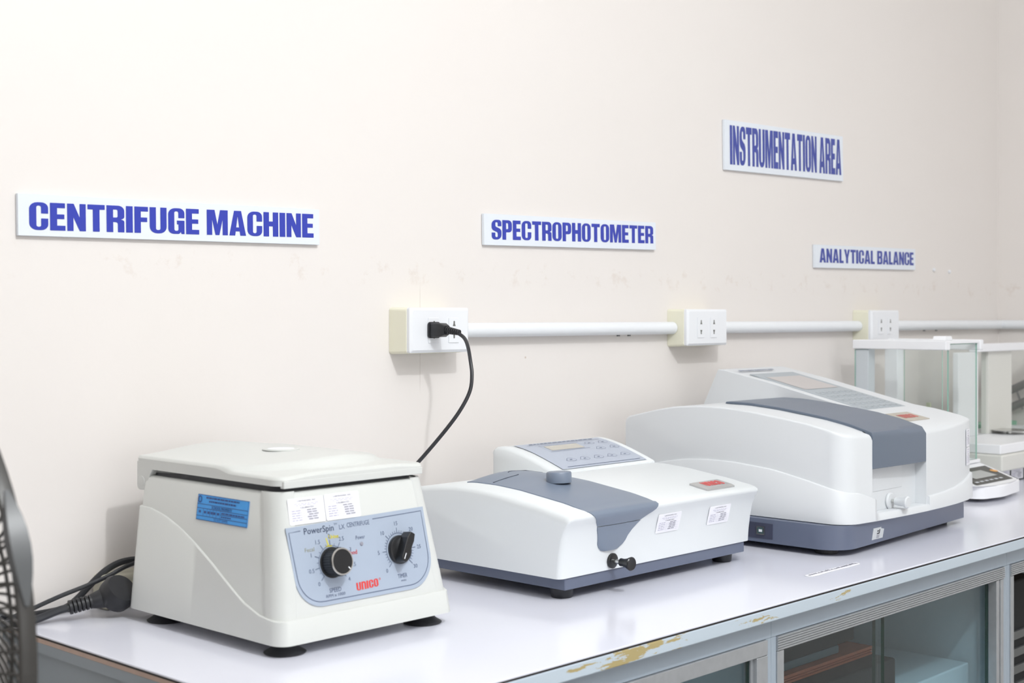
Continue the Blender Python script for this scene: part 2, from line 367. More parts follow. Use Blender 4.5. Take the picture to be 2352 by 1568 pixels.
# heavy condensed block capitals, drawn as outlines (unit height)
_s = 0.21
GL = {
 'A': (.62, [[(0,0),(.18,1),(.44,1),(.62,0),(.405,0),(.385,.17),(.235,.17),(.215,0)], [(.255,.33),(.365,.33),(.31,.80)]]),
 'B': (.57, [[(0,0),(.57,0,.16),(.57,.5,.10),(.47,.52),(.56,.55,.08),(.56,1,.16),(0,1)], [(.21,.15),(.36,.15,.05),(.36,.44,.05),(.21,.44)], [(.21,.6),(.35,.6,.05),(.35,.85,.05),(.21,.85)]]),
 'C': (.56, [[(.56,.60),(.56,1,.24),(0,1,.24),(0,0,.24),(.56,0,.24),(.56,.42),(.35,.42),(.35,.12,.06),(.21,.12,.06),(.21,.88,.06),(.35,.88,.06),(.35,.60)]]),
 'E': (.46, [[(0,0),(.46,0),(.46,.18),(.21,.18),(.21,.42),(.43,.42),(.43,.59),(.21,.59),(.21,.82),(.45,.82),(.45,1),(0,1)]]),
 'F': (.45, [[(0,0),(.21,0),(.21,.42),(.42,.42),(.42,.59),(.21,.59),(.21,.82),(.45,.82),(.45,1),(0,1)]]),
 'G': (.56, [[(.56,.62),(.56,1,.24),(0,1,.24),(0,0,.24),(.38,0,.14),(.43,.08),(.46,0),(.56,0),(.56,.52),(.30,.52),(.30,.37),(.35,.37),(.35,.12,.06),(.21,.12,.06),(.21,.88,.06),(.35,.88,.06),(.35,.62)]]),
 'H': (.57, [[(0,0),(0,1),(.21,1),(.21,.62),(.36,.62),(.36,1),(.57,1),(.57,0),(.36,0),(.36,.42),(.21,.42),(.21,0)]]),
 'I': (.22, [[(0,0),(.22,0),(.22,1),(0,1)]]),
 'L': (.43, [[(0,0),(.43,0),(.43,.18),(.21,.18),(.21,1),(0,1)]]),
 'M': (.76, [[(0,0),(0,1),(.28,1),(.38,.42),(.48,1),(.76,1),(.76,0),(.57,0),(.57,.62),(.45,0),(.31,0),(.19,.62),(.19,0)]]),
 'N': (.57, [[(0,0),(0,1),(.2,1),(.38,.5),(.38,1),(.57,1),(.57,0),(.38,0),(.19,.5),(.19,0)]]),
 'O': (.57, [[(0,0,.24),(.57,0,.24),(.57,1,.24),(0,1,.24)], [(.215,.12,.06),(.355,.12,.06),(.355,.88,.06),(.215,.88,.06)]]),
 'P': (.54, [[(0,0),(.21,0),(.21,.38),(.54,.38,.2),(.54,1,.2),(0,1)], [(.21,.54),(.33,.54,.05),(.33,.85,.05),(.21,.85)]]),
 'R': (.57, [[(0,0),(.21,0),(.21,.38),(.36,.38,.08),(.36,0),(.57,0),(.57,.44,.12),(.46,.48),(.57,.53,.1),(.57,1,.2),(0,1)], [(.21,.55),(.355,.55,.05),(.355,.85,.05),(.21,.85)]]),
 'S': (.55, [[(.55,.68),(.55,1,.25),(0,1,.25),(0,.50,.2),(.34,.36,.1),(.34,.12,.06),(.205,.12,.06),(.205,.35),(0,.35),(0,0,.25),(.55,0,.25),(.55,.52,.2),(.21,.66,.1),(.21,.88,.06),(.345,.88,.06),(.345,.68)]]),
 'T': (.54, [[(0,.82),(.165,.82),(.165,0),(.375,0),(.375,.82),(.54,.82),(.54,1),(0,1)]]),
 'U': (.57, [[(0,1),(0,0,.25),(.57,0,.25),(.57,1),(.36,1),(.36,.13,.06),(.21,.13,.06),(.21,1)]]),
 'n': (.57, [[(0,0),(.21,0),(.21,.82,.04),(.36,.82,.06),(.36,0),(.57,0),(.57,1,.25),(0,1,.03)]]),
 'Y': (.60, [[(0,1),(.21,1),(.3,.60),(.39,1),(.60,1),(.405,.4),(.405,0),(.195,0),(.195,.4)]]),
}
def put_block(mb, fr, text, u0, u1, v0, v1, lift=0.0004, mi=0, gap=0.055, space=0.22, slope=0.0):
    tot = sum(GL[c][0] + gap if c != ' ' else space for c in text) - gap
    sx = (u1 - u0) / tot; sy = v1 - v0; x = u0
    for c in text:
        if c == ' ': x += space*sx; continue
        w, loops = GL[c]; polys = [[Vector((a, b, 0)) for a, b in fillet(lp, 5)] for lp in loops]
        flat = [p for lp in polys for p in lp]; tris = tessellate_polygon(polys)
        mb.add([fr.p(x + p.x*sx, v0 + p.y*sy + slope*(x + p.x*sx - u0), lift) for p in flat], [tuple(t) for t in tris], mi)
        x += (w + gap)*sx

# ------------------------------------------------------------------ the room
XR, XL, YF = 3.405, -2.6, -5.4
HC = 2.75 - TZ
def struct(name, mb, m, label, org=(0,0,0), **kw):
    o = obj(name, mb, m, org=org, smooth=False, **kw); return tag(o, label, 'room', kind='structure')
struct('wall_back', MB().box(XL-.1, XR+.1, 0, .1, -TZ, HC), WALL, 'long off-white painted wall behind the bench with faint scuffs')
struct('wall_right', MB().box(XR, XR+.1, YF, 0, -TZ, HC), WALL, 'off-white end wall meeting the long wall at the right')
struct('wall_left', MB().box(XL-.1, XL, YF, 0, -TZ, HC), WALL, 'off-white end wall far to the left')
struct('wall_front', MB().box(XL-.1, XR+.1, YF-.1, YF, -TZ, HC), WALL, 'off-white wall behind the viewer')
struct('floor', MB().box(XL-.1, XR+.1, YF-.1, .1, -TZ-.1, -TZ), M_floor, 'pale tiled laboratory floor')
struct('ceiling', MB().box(XL-.1, XR+.1, YF-.1, .1, HC, HC+.1), M_ceil, 'white ceiling')

# ------------------------------------------------------------------ worktop and cabinets
XB0, XB1, YB = 0.749, 3.40, -0.591
wt = thing('worktop', 'long white laminate worktop with chipped pale blue front edge', 'worktop', (2.07, -.3, -.02))
obj('laminate_sheet', MB().box(XB0, XB1, YB-.001, -.001, -.0022, 0), M_lam, wt, bevel=.0006, seg=2)
obj('glue_line', MB().box(XB0+.0015, XB1, YB+.0008, -.001, -.0048, -.0022), M_darkline, wt, smooth=False, label='dark line under the laminate')
obj('end_strip', MB().box(XB0+.0008, XB0+.004, YB+.008, -.001, -.0208, -.0096), M_side, wt, smooth=False)
obj('core_board', MB().box(XB0+.0042 if False else XB0+.0012, XB1, YB+.008, -.001, -.0204, -.0048), M_ply, wt, smooth=False, label='raw plywood core seen on the end')
obj('front_edging', MB().box(XB0+.001, XB1, YB, YB+.008, -.0208, -.0046), CHIP, wt, bevel=.0018, seg=3, label='pale blue painted edging with tan chips')

YC = -.575
def cabinet(x0, x1, label, left_end=False):
    t = thing('base_cabinet', label, 'cabinet', ((x0+x1)/2, -.29, -TZ), 'base cabinets under the worktop')
    z0, z1 = -.74, -.0210
    w = .0115
    obj('side_panel', MB().box(x0, x0 + (.016 if left_end else w), YC+.0185, -.002, z0, z1), M_side if left_end else M_bluein, t, smooth=False)
    obj('side_panel', MB().box(x1-w, x1, YC+.0185, -.002, z0, z1), M_bluein, t, smooth=False)
    obj('back_panel', MB().box(x0+.017, x1-w, -.014, -.002, z0, z1), M_bluein, t, smooth=False)
    obj('bottom_panel', MB().box(x0+.017, x1-w, YC+.0185, -.014, z0, z0+.018), M_bluein, t, smooth=False)
    obj('plinth', MB().box(x0, x1, YC+.05, YC+.07, -TZ, z0), M_blue, t, smooth=False)
    obj('frame_rail', MB().box(x0, x1, YC, YC+.018, -.0465, z1), M_blue, t, bevel=.0008, seg=2)
    obj('frame_rail', MB().box(x0, x1, YC, YC+.018, z0, z0+.04), M_blue, t, bevel=.0008, seg=2)
    obj('frame_stile', MB().box(x0, x0+w, YC, YC+.018, z0+.04, -.0465), M_blue, t, bevel=.0008, seg=2)
    obj('frame_stile', MB().box(x1-w, x1, YC, YC+.018, z0+.04, -.0465), M_blue, t, bevel=.0008, seg=2)
    return t, x0+w, x1-w
def ribbed_rail(x0, x1, zt, zb, y, n=6):
    """aluminium track with lengthwise ribs"""
    prof = [(y+.014, zt)]; h = (zt - zb) / n
    for i in range(n):
        a = zt - i*h
        prof += [(y - .0008, a - h*.04), (y - .0008, a - h*.62), (y + .0006, a - h*.72), (y + .0006, a - h*.96)]
    prof += [(y+.014, zb)]
    return MB().prism_x(prof, x0, x1)
def pane(name, x0, x1, y, z0, z1, t, th=.005, edge=M_glassedge, gl=GLASS_GREEN):
    m = MB().box(x0, x1, y, y+th, z0, z1)
    m.m = [1, 1, 0, 1, 0, 1]
    return obj(name, m, [gl, edge], t, smooth=False)

ca, a0, a1 = cabinet(.755, 1.4645, 'blue-grey bench cabinet below the centrifuge, end panel showing at left', True)
d = obj('sliding_door', MB().box(a0+.35, a1, YC-.003, YC+.012, -.0655, -.0468), M_alu, ca, bevel=.001, seg=2)
obj('door_stile', MB().box(a1-.024, a1, YC-.003, YC+.012, -.69, -.0657), M_alu, d, bevel=.001, seg=2)
obj('door_channel', MB().box(a1-.031, a1-.0245, YC+.002, YC+.012, -.69, -.0657), M_alu, d, smooth=False)
obj('door_stile', MB().box(a0+.35, a0+.374, YC-.003, YC+.012, -.69, -.0657), M_alu, d, bevel=.001, seg=2)
pane('glass_pane', a0+.375, a1-.0315, YC+.004, -.69, -.066, ca)
obj('shelf', MB().box(.772, a1, YC+.06, -.015, -.40, -.382), M_bluein, ca, smooth=False)

cb, b0, b1 = cabinet(1.4647, 2.148, 'blue-grey bench cabinet with glass sliding doors below the two spectrophotometers')
r = obj('door_track', ribbed_rail(b0, b1, -.0468, -.0652, YC-.002), M_alu, cb, angle=20)
obj('door_stile', MB().box(b0, b0+.015, YC-.002, YC+.012, -.69, -.0655), M_alu, cb, bevel=.001, seg=2)
m = MB()
for i in range(4): m.box(b1-.030+i*.0075, b1-.0238+i*.0075, YC-.002+(i % 2)*.0012, YC+.012, -.69, -.0655)
obj('ribbed_stile', m, M_alu, cb, bevel=.0006, seg=1)
pane('glass_pane', b0+.0155, 1.757, YC+.004, -.69, -.0656, cb)
pane('glass_pane', 1.747, b1-.0305, YC+.012, -.69, -.0656, cb)
obj('shelf', MB().box(1.482, 2.136, YC+.035, -.015, -.412, -.396), M_bluein, cb, smooth=False)

cc, c0, c1 = cabinet(2.1482, 2.86, 'open-fronted dark bench cabinet at the right edge of the picture')
obj('door_track', ribbed_rail(c0, c1, -.0468, -.0652, YC-.002), M_alu, cc, angle=20)
obj('door_stile', MB().box(c0, c0+.012, YC-.002, YC+.012, -.69, -.0655), M_alu, cc, bevel=.001, seg=2)
cdx, d0, d1 = cabinet(2.8602, 3.40, 'blue-grey bench cabinet beyond the right edge, nearest the end wall')

# things kept inside the glass cabinet
o = tag(obj('black_box', MB().box(1.50, 1.925, -.50, -.16, -.3955, -.1665), M_nearblack, org=(1.71,-.33,-.3955), bevel=.004),  # added black box filling the dark area under the folders
        'black box under the orange-brown papers inside the glass cabinet', 'box')
st = thing('paper_stack', 'stack of orange-brown folders lying inside the glass cabinet', 'papers', (1.75, -.36, -.166))
for i in range(7):
    z = -.1662 + i*.0019; j = random.uniform(-.003, .003)
    obj('folder', MB().box(1.55+j, 1.921+j*1.5, -.462+j, -.21+j, z, z+.0017), M_fold, st, smooth=False)
kb = thing('dark_binder', 'dark binders resting on the orange-brown folders in the cabinet', 'binder', (1.70, -.36, -.152))
for i, (xe, z, h) in enumerate(((1.84, -.1525, .012), (1.885, -.140, .030), (1.872, -.1095, .022))):
    obj('binder_cover' if i else 'loose_sheets', MB().box(1.53, xe, -.452, -.22, z, z+h), M_nearblack if i else mat('grey_sheets', (96, 108, 116), .7), kb, bevel=.002)
tag(obj('carton', MB().box(1.930, 2.120, -.525, -.33, -.3955, -.205), M_bluein, org=(2.0,-.4,-.3955), bevel=.003),
    'pale carton standing at the right end of the glass cabinet', 'box')
tag(obj('floor_carton', MB().box(2.46, 2.80, -.48, -.25, -.7215, -.285), M_creambox, org=(2.6,-.36,-.7215), bevel=.004),
    'cream box at the bottom right inside the open cabinet', 'box')
eq = thing('slotted_device', 'dark slotted device in the open cabinet at the right edge', 'equipment', (2.35, -.36, -.7215))
obj('housing', MB().box(2.19, 2.44, -.50, -.18, -.7215, -.11), M_nearblack, eq, bevel=.004)
for i in range(4): obj('slat', MB().box(2.195, 2.435, -.505, -.5005, -.30+i*.03, -.286+i*.03), M_greytool, eq, smooth=False)

# ------------------------------------------------------------------ signs on the wall
def sign(x0, x1, zl, zr, h, text, tl, tr, vl, vh, slope, ink, label):
    ang = math.atan2(zr - zl, x1 - x0); Ln = math.hypot(x1 - x0, zr - zl)
    t = thing('wall_sign', label, 'sign', ((x0+x1)/2, 0, (zl+zr)/2), 'blue lettered signs on the wall')
    fr = Frame((x0, -.0062, zl), (math.cos(ang), 0, math.sin(ang)), (-math.sin(ang), 0, math.cos(ang)))
    m = MB(); put_poly(m, fr, [(0,0),(Ln,0),(Ln,h),(0,h)], lift=0, thick=.0055)
    obj('sign_board', m, M_sign, t, bevel=.0004, seg=1)
    m = MB(); put_block(m, fr, text, tl, tr, vl, vh, lift=.0004, slope=slope)
    obj('lettering', m, ink, t, smooth=False)
sign(.766, 1.208, .446, .4515, .0490, 'CENTRIFUGE MACHINE', .0135, .4315, .0070, .0395, .0065, M_blueink, 'long white wall sign reading CENTRIFUGE MACHINE in blue')
sign(1.534, 1.972, .4637, .4710, .0490, 'SPECTROPHOTOMETER', .0165, .4300, .0090, .0400, .0055, M_blueink, 'white wall sign reading SPECTROPHOTOMETER in blue')
sign(2.511, 2.949, .4530, .4585, .0480, 'ANALYTICAL BALANCE', .0180, .4290, .0110, .0405, -.001, M_blueink_far, 'small far white wall sign reading ANALYTICAL BALANCE')
sign(2.187, 2.625, .6315, .6400, .0955, 'INSTRUMENTATION AREA', .0165, .4300, .0110, .0860, .004, M_blueink_far, 'tall-lettered white sign reading INSTRUMENTATION AREA, highest on the wall')

# ------------------------------------------------------------------ outlets and conduit
def outlet(x0, w, label, kind):
    zc, h = .3315, .067
    t = thing('wall_outlet', label, 'outlet', (x0 + w/2, 0, zc), 'surface-mounted outlets joined by white pipe')
    rings = []
    for y, e in ((0, .0015), (-.036, 0.0)):
        rings.append([(x, y, z) for x, z in rrect(x0 - e, x0 + w - .006 + e, zc - h/2 - e, zc + h/2 - .001 + e, .005)])
    obj('backing_box', MB().loft(rings), M_cream, t, bevel=.0008, seg=2, label='cream mounting box')
    rings = [[(x, y, z) for x, z in rrect(x0 + .001 + e, x0 + w - e, zc - h/2 + .001 + e, zc + h/2 - e, .003)] for y, e in ((-.0362, 0), (-.0415, 0), (-.0445, .004))]
    obj('cover_plate', MB().loft(rings), M_white, t, angle=20)
    for k, u in enumerate((.040, .080) if kind else (.046, .087)):
        s = obj('socket', MB().box(x0+u-.0105, x0+u+.0105, -.0458, -.0445, zc-.0185, zc+.0185), M_white, t, bevel=.0006, seg=2)
        fr = Frame((x0+u, -.0459, zc), (1,0,0), (0,0,1))
        m = MB()
        for sgn in (1, -1):
            c = .0088*sgn + .001
            put_poly(m, fr, fillet([(-.0030, c-.0036*sgn), (.0030, c-.0036*sgn), (.0014, c+.0002*sgn), (.0014, c+.0042*sgn, .0012), (-.0014, c+.0042*sgn, .0012), (-.0014, c+.0002*sgn)], 3), lift=.0002)
        obj('slots', m, M_hole, s, smooth=False)
    return t
outlet(1.343, .1205, 'nearest wall outlet with a black plug in its left socket', 0)
outlet(2.0145, .1255, 'middle wall outlet with two empty sockets above the small spectrophotometer', 1)
outlet(2.677, .1245, 'far wall outlet partly behind the glass balance', 1)
def conduit(x0, x1, label, clips=()):
    t = thing('conduit_pipe', label, 'pipe', ((x0+x1)/2, -.012, .331), 'white conduit pipe runs along the wall')
    obj('pipe', MB().tube([(x0, -.0125, .331), (x1, -.0125, .331)], .0113, 20), M_pipe, t)
    for c in clips: obj('pipe_clip', MB().box(c-.0025, c+.0025, -.004, -.0005, .3175, .3198), M_greytool, t, smooth=False)
conduit(1.4575, 2.0128, 'thick white conduit pipe between the nearest and middle outlets', (1.87, 1.90))
conduit(2.1352, 2.6755, 'white conduit pipe between the middle and far outlets', ())
conduit(2.797, 3.392, 'white conduit pipe from the far outlet to the wall corner', (3.0, 3.06))
t = thing('conduit_pipe', 'white conduit pipe continuing along the right end wall', 'pipe', (3.392, -.4, .331), 'white conduit pipe runs along the wall')
obj('pipe', MB().tube([(3.393, -.002, .331), (3.393, -1.2, .331)], .0113, 20), M_pipe, t)
for k, (x, z) in enumerate(((3.05, .462), (3.13, .459))):
    tag(obj('wall_plug', MB().lathe([(.0045,0),(.0045,.003),(.002,.0045)], (x, -.0003, z), (0,-1,0), 12), M_white, org=(x, 0, z)),
        ('left' if k == 0 else 'right') + ' one of two small white wall plugs beside the ANALYTICAL BALANCE sign', 'wall plug', 'wall plugs')

# ------------------------------------------------------------------ plug and hanging cord
pc = thing('power_cord', 'black power cord hanging in a loop from the nearest outlet', 'power cord', (1.392, -.046, .332))
m = MB(); rings = []
for y, w, h, r, dx in ((-.0462,.0115,.0118,.004,0), (-.0485,.0115,.0118,.004,0), (-.0487,.0095,.0105,.003,0), (-.066,.0092,.0100,.003,0), (-.074,.0062,.0066,.003,.0005)):
    rings.append([(1.3875+dx+a, y, .3322+b) for a, b in rrect(-w, w, -h, h, r)])
m.loft(rings); obj('plug_body', m, M_black, pc, angle=30)
m = MB()
for i in range(7):
    q = i/6; m.lathe([(.0036,0),(.0056-.0013*q,.0005),(.0056-.0013*q,.0026),(.0036,.003)], (1.3882+.0002*i, -.074-.0036*i, .3322-.0005*i), (.05,-1,-.12), 14)
obj('strain_relief', m, M_black, pc, angle=30)
path = smooth_path([(1.3892,-.094,.3290),(1.388,-.110,.321),(1.3775,-.128,.309),(1.3675,-.143,.290),(1.3635,-.150,.271),(1.358,-.152,.249),(1.3455,-.148,.225),(1.328,-.138,.198),(1.300,-.118,.158),(1.262,-.095,.112),(1.215,-.072,.055),(1.185,-.05,.012),(1.15,-.035,.0045),(1.09,-.034,.0036)], 8)
obj('cord', MB().tube(path, .0027, 10), M_cord, pc)

# ------------------------------------------------------------------ loose plug, cords and adapter behind the centrifuge
lp = thing('mains_plug', 'big round black mains plug lying on the worktop beside the centrifuge', 'plug', (.845, -.06, 0))
ax = Vector((.93, -.30, .18)).normalized()
c0_ = Vector((.800, -.052, .0155))
m = MB(); m.lathe([(.0003,0),(.016,.0004),(.0200,.004),(.0212,.010),(.0212,.019),(.0180,.0245),(.0003,.025)], (.8535,-.062,.0190), (.15,-.72,.66), 28)
obj('plug_head', m, M_black, lp)
obj('plug_neck', MB().tube([c0_ + ax*.030, c0_ + ax*.038, c0_ + ax*.052], [.0085,.0105,.013], 16), M_black, lp)
m = MB()
for i in range(6): m.lathe([(.0056,0),(.0083,.0006),(.0083,.0034),(.0056,.004)], c0_ + ax*(.004+.0046*i), ax, 14)
m.lathe([(.0050,0),(.0058,.028),(.006,.03)], c0_ + ax*.002, ax, 14)
obj('strain_relief', m, M_black, lp, angle=30)
obj('cord', MB().tube(smooth_path([c0_ + ax*.004, c0_ - ax*.008, (.772,-.043,.0072), (.755,-.040,.0048), (.735,-.036,.0048), (.715,-.03,-.01), (.70,-.03,-.10), (.70,-.03,-.40)], 6), .0046, 10), M_cord, lp)
ad = thing('wall_adapter', 'dusty cream adapter block against the wall behind the black mains plug', 'adapter', (.89, -.012, 0))
obj('adapter_body', MB().box(.862, .925, -.034, -.001, .0002, .0415), M_creambox, ad, bevel=.006, seg=3)
obj('adapter_pin_plate', MB().box(.874, .917, -.0365, -.0342, .006, .030), M_creambox, ad, bevel=.001)
tag(obj('appliance_cord', MB().tube(smooth_path([(.965,-.040,.040),(.925,-.030,.053),(.895,-.022,.0545),(.872,-.018,.046),(.852,-.015,.030),(.838,-.012,.0165),(.822,-.012,.0075),(.80,-.012,.0056),(.757,-.012,.0058),(.736,-.012,.0060),(.728,-.012,-.06),(.728,-.012,-.4)], 6), .0040, 10), M_cord, org=(.85,-.02,.03)),
    'thicker of two black cords arching out from behind the centrifuge', 'cord', 'cords behind the centrifuge')
tag(obj('thin_cord', MB().tube(smooth_path([(.960,-.052,.046),(.915,-.046,.056),(.886,-.046,.0535),(.860,-.044,.044),(.832,-.042,.036),(.803,-.036,.0275),(.775,-.028,.017),(.745,-.02,.005),(.722,-.02,-.02),(.712,-.02,-.10),(.712,-.02,-.4)], 6), .0026, 10), M_cord, org=(.84,-.04,.04)),
    'thinner of two black cords crossing the white wall beside the centrifuge', 'cord', 'cords behind the centrifuge')

# ------------------------------------------------------------------ sticker helper
def sticker(parent, fr, w, h, big=False, shear=0.0):
    """calibration label, origin at its lower left corner"""
    s = obj('calibration_sticker', None_mb(fr, w, h, shear), M_paper, parent, smooth=False, label='white calibration label with small print')
    m = MB(); f2 = fr
    def U(u, v): return u + shear*v
    class SF:
        def p(self, u, v, hh=0.0): return fr.p(U(u, v), v, hh)
    f2 = SF()
    put_text(m, f2, 'LABTRADERS, INC', w*.52, h*.885, h*.060, w*.52, lift=.0005, bold=.00005)
    for k, (a, b) in enumerate(((.16,.84),(.22,.78))):
        x = a
        while x < b:
            e = min(b, x + random.uniform(.05, .13)); put_rect(m, f2, w*x, w*e, h*(.765-.055*k), h*(.780-.055*k), lift=.0005, mi=2); x = e + .025
    put_text(m, f2, 'CALIBRATED', w*.52, h*.625, h*.062, w*.38, lift=.0005, bold=.00005)
    rows = (.52, .43, .34, .25, .16)
    for k, v in enumerate(rows):
        x = .08
        while x < .34:
            e = min(.35, x + random.uniform(.06, .14)); put_rect(m, f2, w*x, w*e, h*(v-.012), h*(v+.016), lift=.0005, mi=2); x = e + .02
        a = random.uniform(.50, .58); put_rect(m, f2, w*a, w*(a+.12), h*(v-.016), h*(v+.022), lift=.0005, mi=1)
        put_rect(m, f2, w*(a+.14), w*(a+.27), h*(v-.012), h*(v+.022), lift=.0005, mi=1)
        put_rect(m, f2, w*.40, w*.95, h*(v-.052), h*(v-.046), lift=.0005, mi=2)
    put_rect(m, f2, w*.398, w*.402, h*.11, h*.50, lift=.0005, mi=2)
    obj('print', m, [M_inkgrey, M_inkgrey, M_inklilac], s, smooth=False)
    return s
def None_mb(fr, w, h, shear):
    m = MB(); pts = rrect(0, w, 0, h, min(w, h)*.07, 3)
    n = len(pts)
    m.loft([[fr.p(a + shear*b, b, -.0003) for a, b in pts], [fr.p(a + shear*b, b, .0003) for a, b in pts]])
    return m

# ------------------------------------------------------------------ centrifuge
CX = .984
ct = thing('centrifuge', 'squat off-white benchtop centrifuge with two black knobs and blue side sticker', 'centrifuge', (CX, -.236, 0))
def body_at(z):
    """x half width, front y, rear y of the leaning casing at height z"""
    k = (z - .0135) / .16
    return .1235 - .0195*k, -.379 + .2155*(z - .0135)*.92, -.087
def ring_at(z, off=0.0, r=.018, seg=6):
    hw, yf, yr = body_at(z)
    return [(CX + a, b, z) for a, b in fillet([(-hw-off, yf-off, r), (hw+off, yf-off, r), (hw+off, yr+off, r*.6), (-hw-off, yr+off, r*.6)], seg)]
rings = [ring_at(z) for z in (.0150, .05, .10, .1640)]
rings.insert(0, ring_at(.0135, -.0015)); rings.append(ring_at(.1662, -.002)); rings.append(ring_at(.1664, -.006))
casing = obj('casing', MB().loft(rings), M_cent, ct, angle=45)
# skirt with the sweeping S-shaped step on both sides
sw = [(-.40,.0385),(-.3639,.0385),(-.3372,.0412),(-.3086,.0505),(-.2782,.0672),(-.2468,.0848),(-.2146,.1008),(-.1821,.1142),(-.1492,.1246),(-.1161,.1305),(-.08,.1312)]
per = []
for a, b in fillet([(-1,-1,.12),(1,-1,.12),(1,1,.08),(-1,1,.08)], 8): per.append((a, b))
dense = []
for i in range(len(per)):
    p, q = Vector(per[i]), Vector(per[(i+1) % len(per)]); n = max(1, int((q-p).length/.06))
    for k in range(n): dense.append(p.lerp(q, k/n))
rg = [[], [], [], []]
for p in dense:
    def at(z, off):
        hw, yf, yr = body_at(z); return (CX + p.x*(hw+off), (yf-off) + (p.y+1)/2*((yr+off)-(yf-off)), z)
    ym = at(.05, 0)[1]; zt = interp(sw, ym) if p.y > -.985 else .0385
    rg[0].append(at(.0134, .0012)); rg[1].append(at(zt-.0012, .0022)); rg[2].append(at(zt, .0012)); rg[3].append(at(zt, -.0015))
obj('skirt', MB().loft(rg, cap0=False, cap1=False), M_cent, ct, angle=40)
for sx in (-1, 1):
    for yy in (-.352, -.128):
        obj('suction_foot', MB().lathe([(.0215,0),(.0225,.0012),(.017,.0045),(.0125,.0085),(.011,.0145)], (CX + sx*.098, yy, .0002), n=32), M_black, ct)
# gasket gap and lid
zg = .1664
rr_ = [[(CX + a, b, z) for a, b in fillet([(-.098,-.338,.014),(.098,-.338,.014),(.098,-.098,.01),(-.098,-.098,.01)], 5)] for z in (zg-.004, .1742)]
obj('gasket', MB().loft(rr_), M_centgap, ct, angle=45)
def lid_mesh():
    m = MB(); hw = .1055; yf, yr = -.3515, -.0765; N_ = 72; r0 = .0035
    def sst(t): t = max(0, min(1, t)); return t*t*(3-2*t)
    def height(x, y):
        ex = max(0, hw - abs(x)); ey = max(0, min(y - yf, yr - y)); e = min(ex, ey)
        rad = math.hypot(x, y + .215)
        inside = max(sst((.1165 - rad)/.010), sst((y + .196)/.006))          # raised deck: rear half and the round drum
        deck = .1886 + .0088*sst((ex + .006)/.105)
        low = .1842 - .0008*max(0, (-.20 - y)/.15) + .0025*sst((ex-.004)/.05)
        z = low + (deck - low)*inside
        if e < r0: z -= r0 - math.sqrt(max(0, r0*r0 - (r0-e)**2))
        return z
    us = [-1 + 2*i/N_ for i in range(N_+1)]
    us = [math.copysign(1 - (1-abs(u))**1.25, u) for u in us]
    P = []
    for j in us:
        y = (yf+yr)/2 + j*(yr-yf)/2
        row = []
        for u in us:
            x = u*hw; yy = y
            # round the plan corners
            rc = .016 if y < (yf+yr)/2 else .004; dx = abs(x) - (hw-rc)
            if y < (yf+yr)/2: dy = (yf+rc) - y
            else: dy = y - (yr-rc)
            if dx > 0 and dy > 0:
                d_ = math.hypot(dx, dy); mx_ = max(dx, dy)
                if d_ > 0: s_ = mx_/d_; x = math.copysign((hw-rc)+dx*s_, x); yy = (yf+rc)-dy*s_ if y < (yf+yr)/2 else (yr-rc)+dy*s_
            row.append((CX + x, yy, height(u*hw, y)))
        P.append(row)
    m.grid(P)
    n = N_
    edge = [P[0][i] for i in range(n)] + [P[j][n] for j in range(n)] + [P[n][n-i] for i in range(n)] + [P[n-j][0] for j in range(n)]
    low = [(x, y, .1738 if y < -.104 else .1685) for x, y, z in edge]
    inn = [(CX + (x-CX)*.94, -.214 + (y+.214)*.95, z) for x, y, z in low]
    m.loft([edge, low, inn], cap0=False, cap1=True)
    return m
lid = obj('lid', lid_mesh(), M_cent, ct, angle=50)
obj('lid_lip', MB().box(CX-.0990, CX+.0985, -.3517, -.345, .1712, .1790), M_cent, lid, bevel=.0008, seg=2)
for sx in (-1, 1):
    xx = CX + sx*.1058
    prof = fillet([(-.0765,.182),(-.0765,.1475,.006),(-.0975,.1495,.003),(-.1035,.1665,.001),(-.110,.1740),(-.110,.182)], 4)
    obj('hinge_ear', MB().prism_x(prof, xx - sx*.010, xx - sx*.0002), M_cent, lid, bevel=.001, seg=2)
    obj('hinge_cap', MB().lathe([(.0065,0),(.0065,.0004),(.005,.0006)], (xx - sx*.0002, -.0865, .1585), (sx,0,0), 24), M_cent, lid)
pw = obj('sight_window', MB().lathe([(.0215,0),(.0215,.0012),(.0195,.002),(.0160,.0012),(.015,.0012)], (.9805,-.220,.1974), n=48), M_cent, lid)
obj('window_pane', MB().lathe([(.0156,0),(.0156,.0013),(.0150,.0016)], (.9805,-.220,.1974), n=40), M_white, pw)
# front frame: recessed panel between two corner posts
k_ = .2155*.92
def cy(z): return -.379 + k_*(z - .0135)
FR = Frame((CX, cy(.042) - .0004, .042), (1,0,0), (0, k_, 1))
FRN = FR
for sx in (-1, 1):
    P = []
    for z, lift in ((.0370,-.001),(.0374,.0006),(.060,.0009),(.100,.0009),(.150,.0009),(.1655,.0009),(.1675,.0003),(.1676,-.003)):
        hw, yf, yr = body_at(min(z, .166)); r = .018; row = []
        for k in range(-2, 13):
            if k < 0: px_, py_, nx_, ny_ = sx*(hw-r) - sx*.0045*(-k)/2*1.0, yf, 0, -1
            elif k > 9: px_, py_, nx_, ny_ = sx*hw, yf + r + .004*(k-9), sx, 0
            else:
                a_ = math.pi/2*k/9; nx_, ny_ = sx*math.sin(a_), -math.cos(a_); px_, py_ = sx*(hw-r) + r*nx_, yf + r + r*ny_
            e_ = lift if -1 <= k <= 11 else -.0012
            row.append((CX + px_ + nx_*e_, py_ + ny_*e_, z))
        P.append(row)
    obj('corner_post', MB().grid(P), M_cent, casing, angle=50)
pan = [(-.1010,.0905),(-.0945,.0045,.034),(.0985,.0045,.034),(.0945,.0940)]
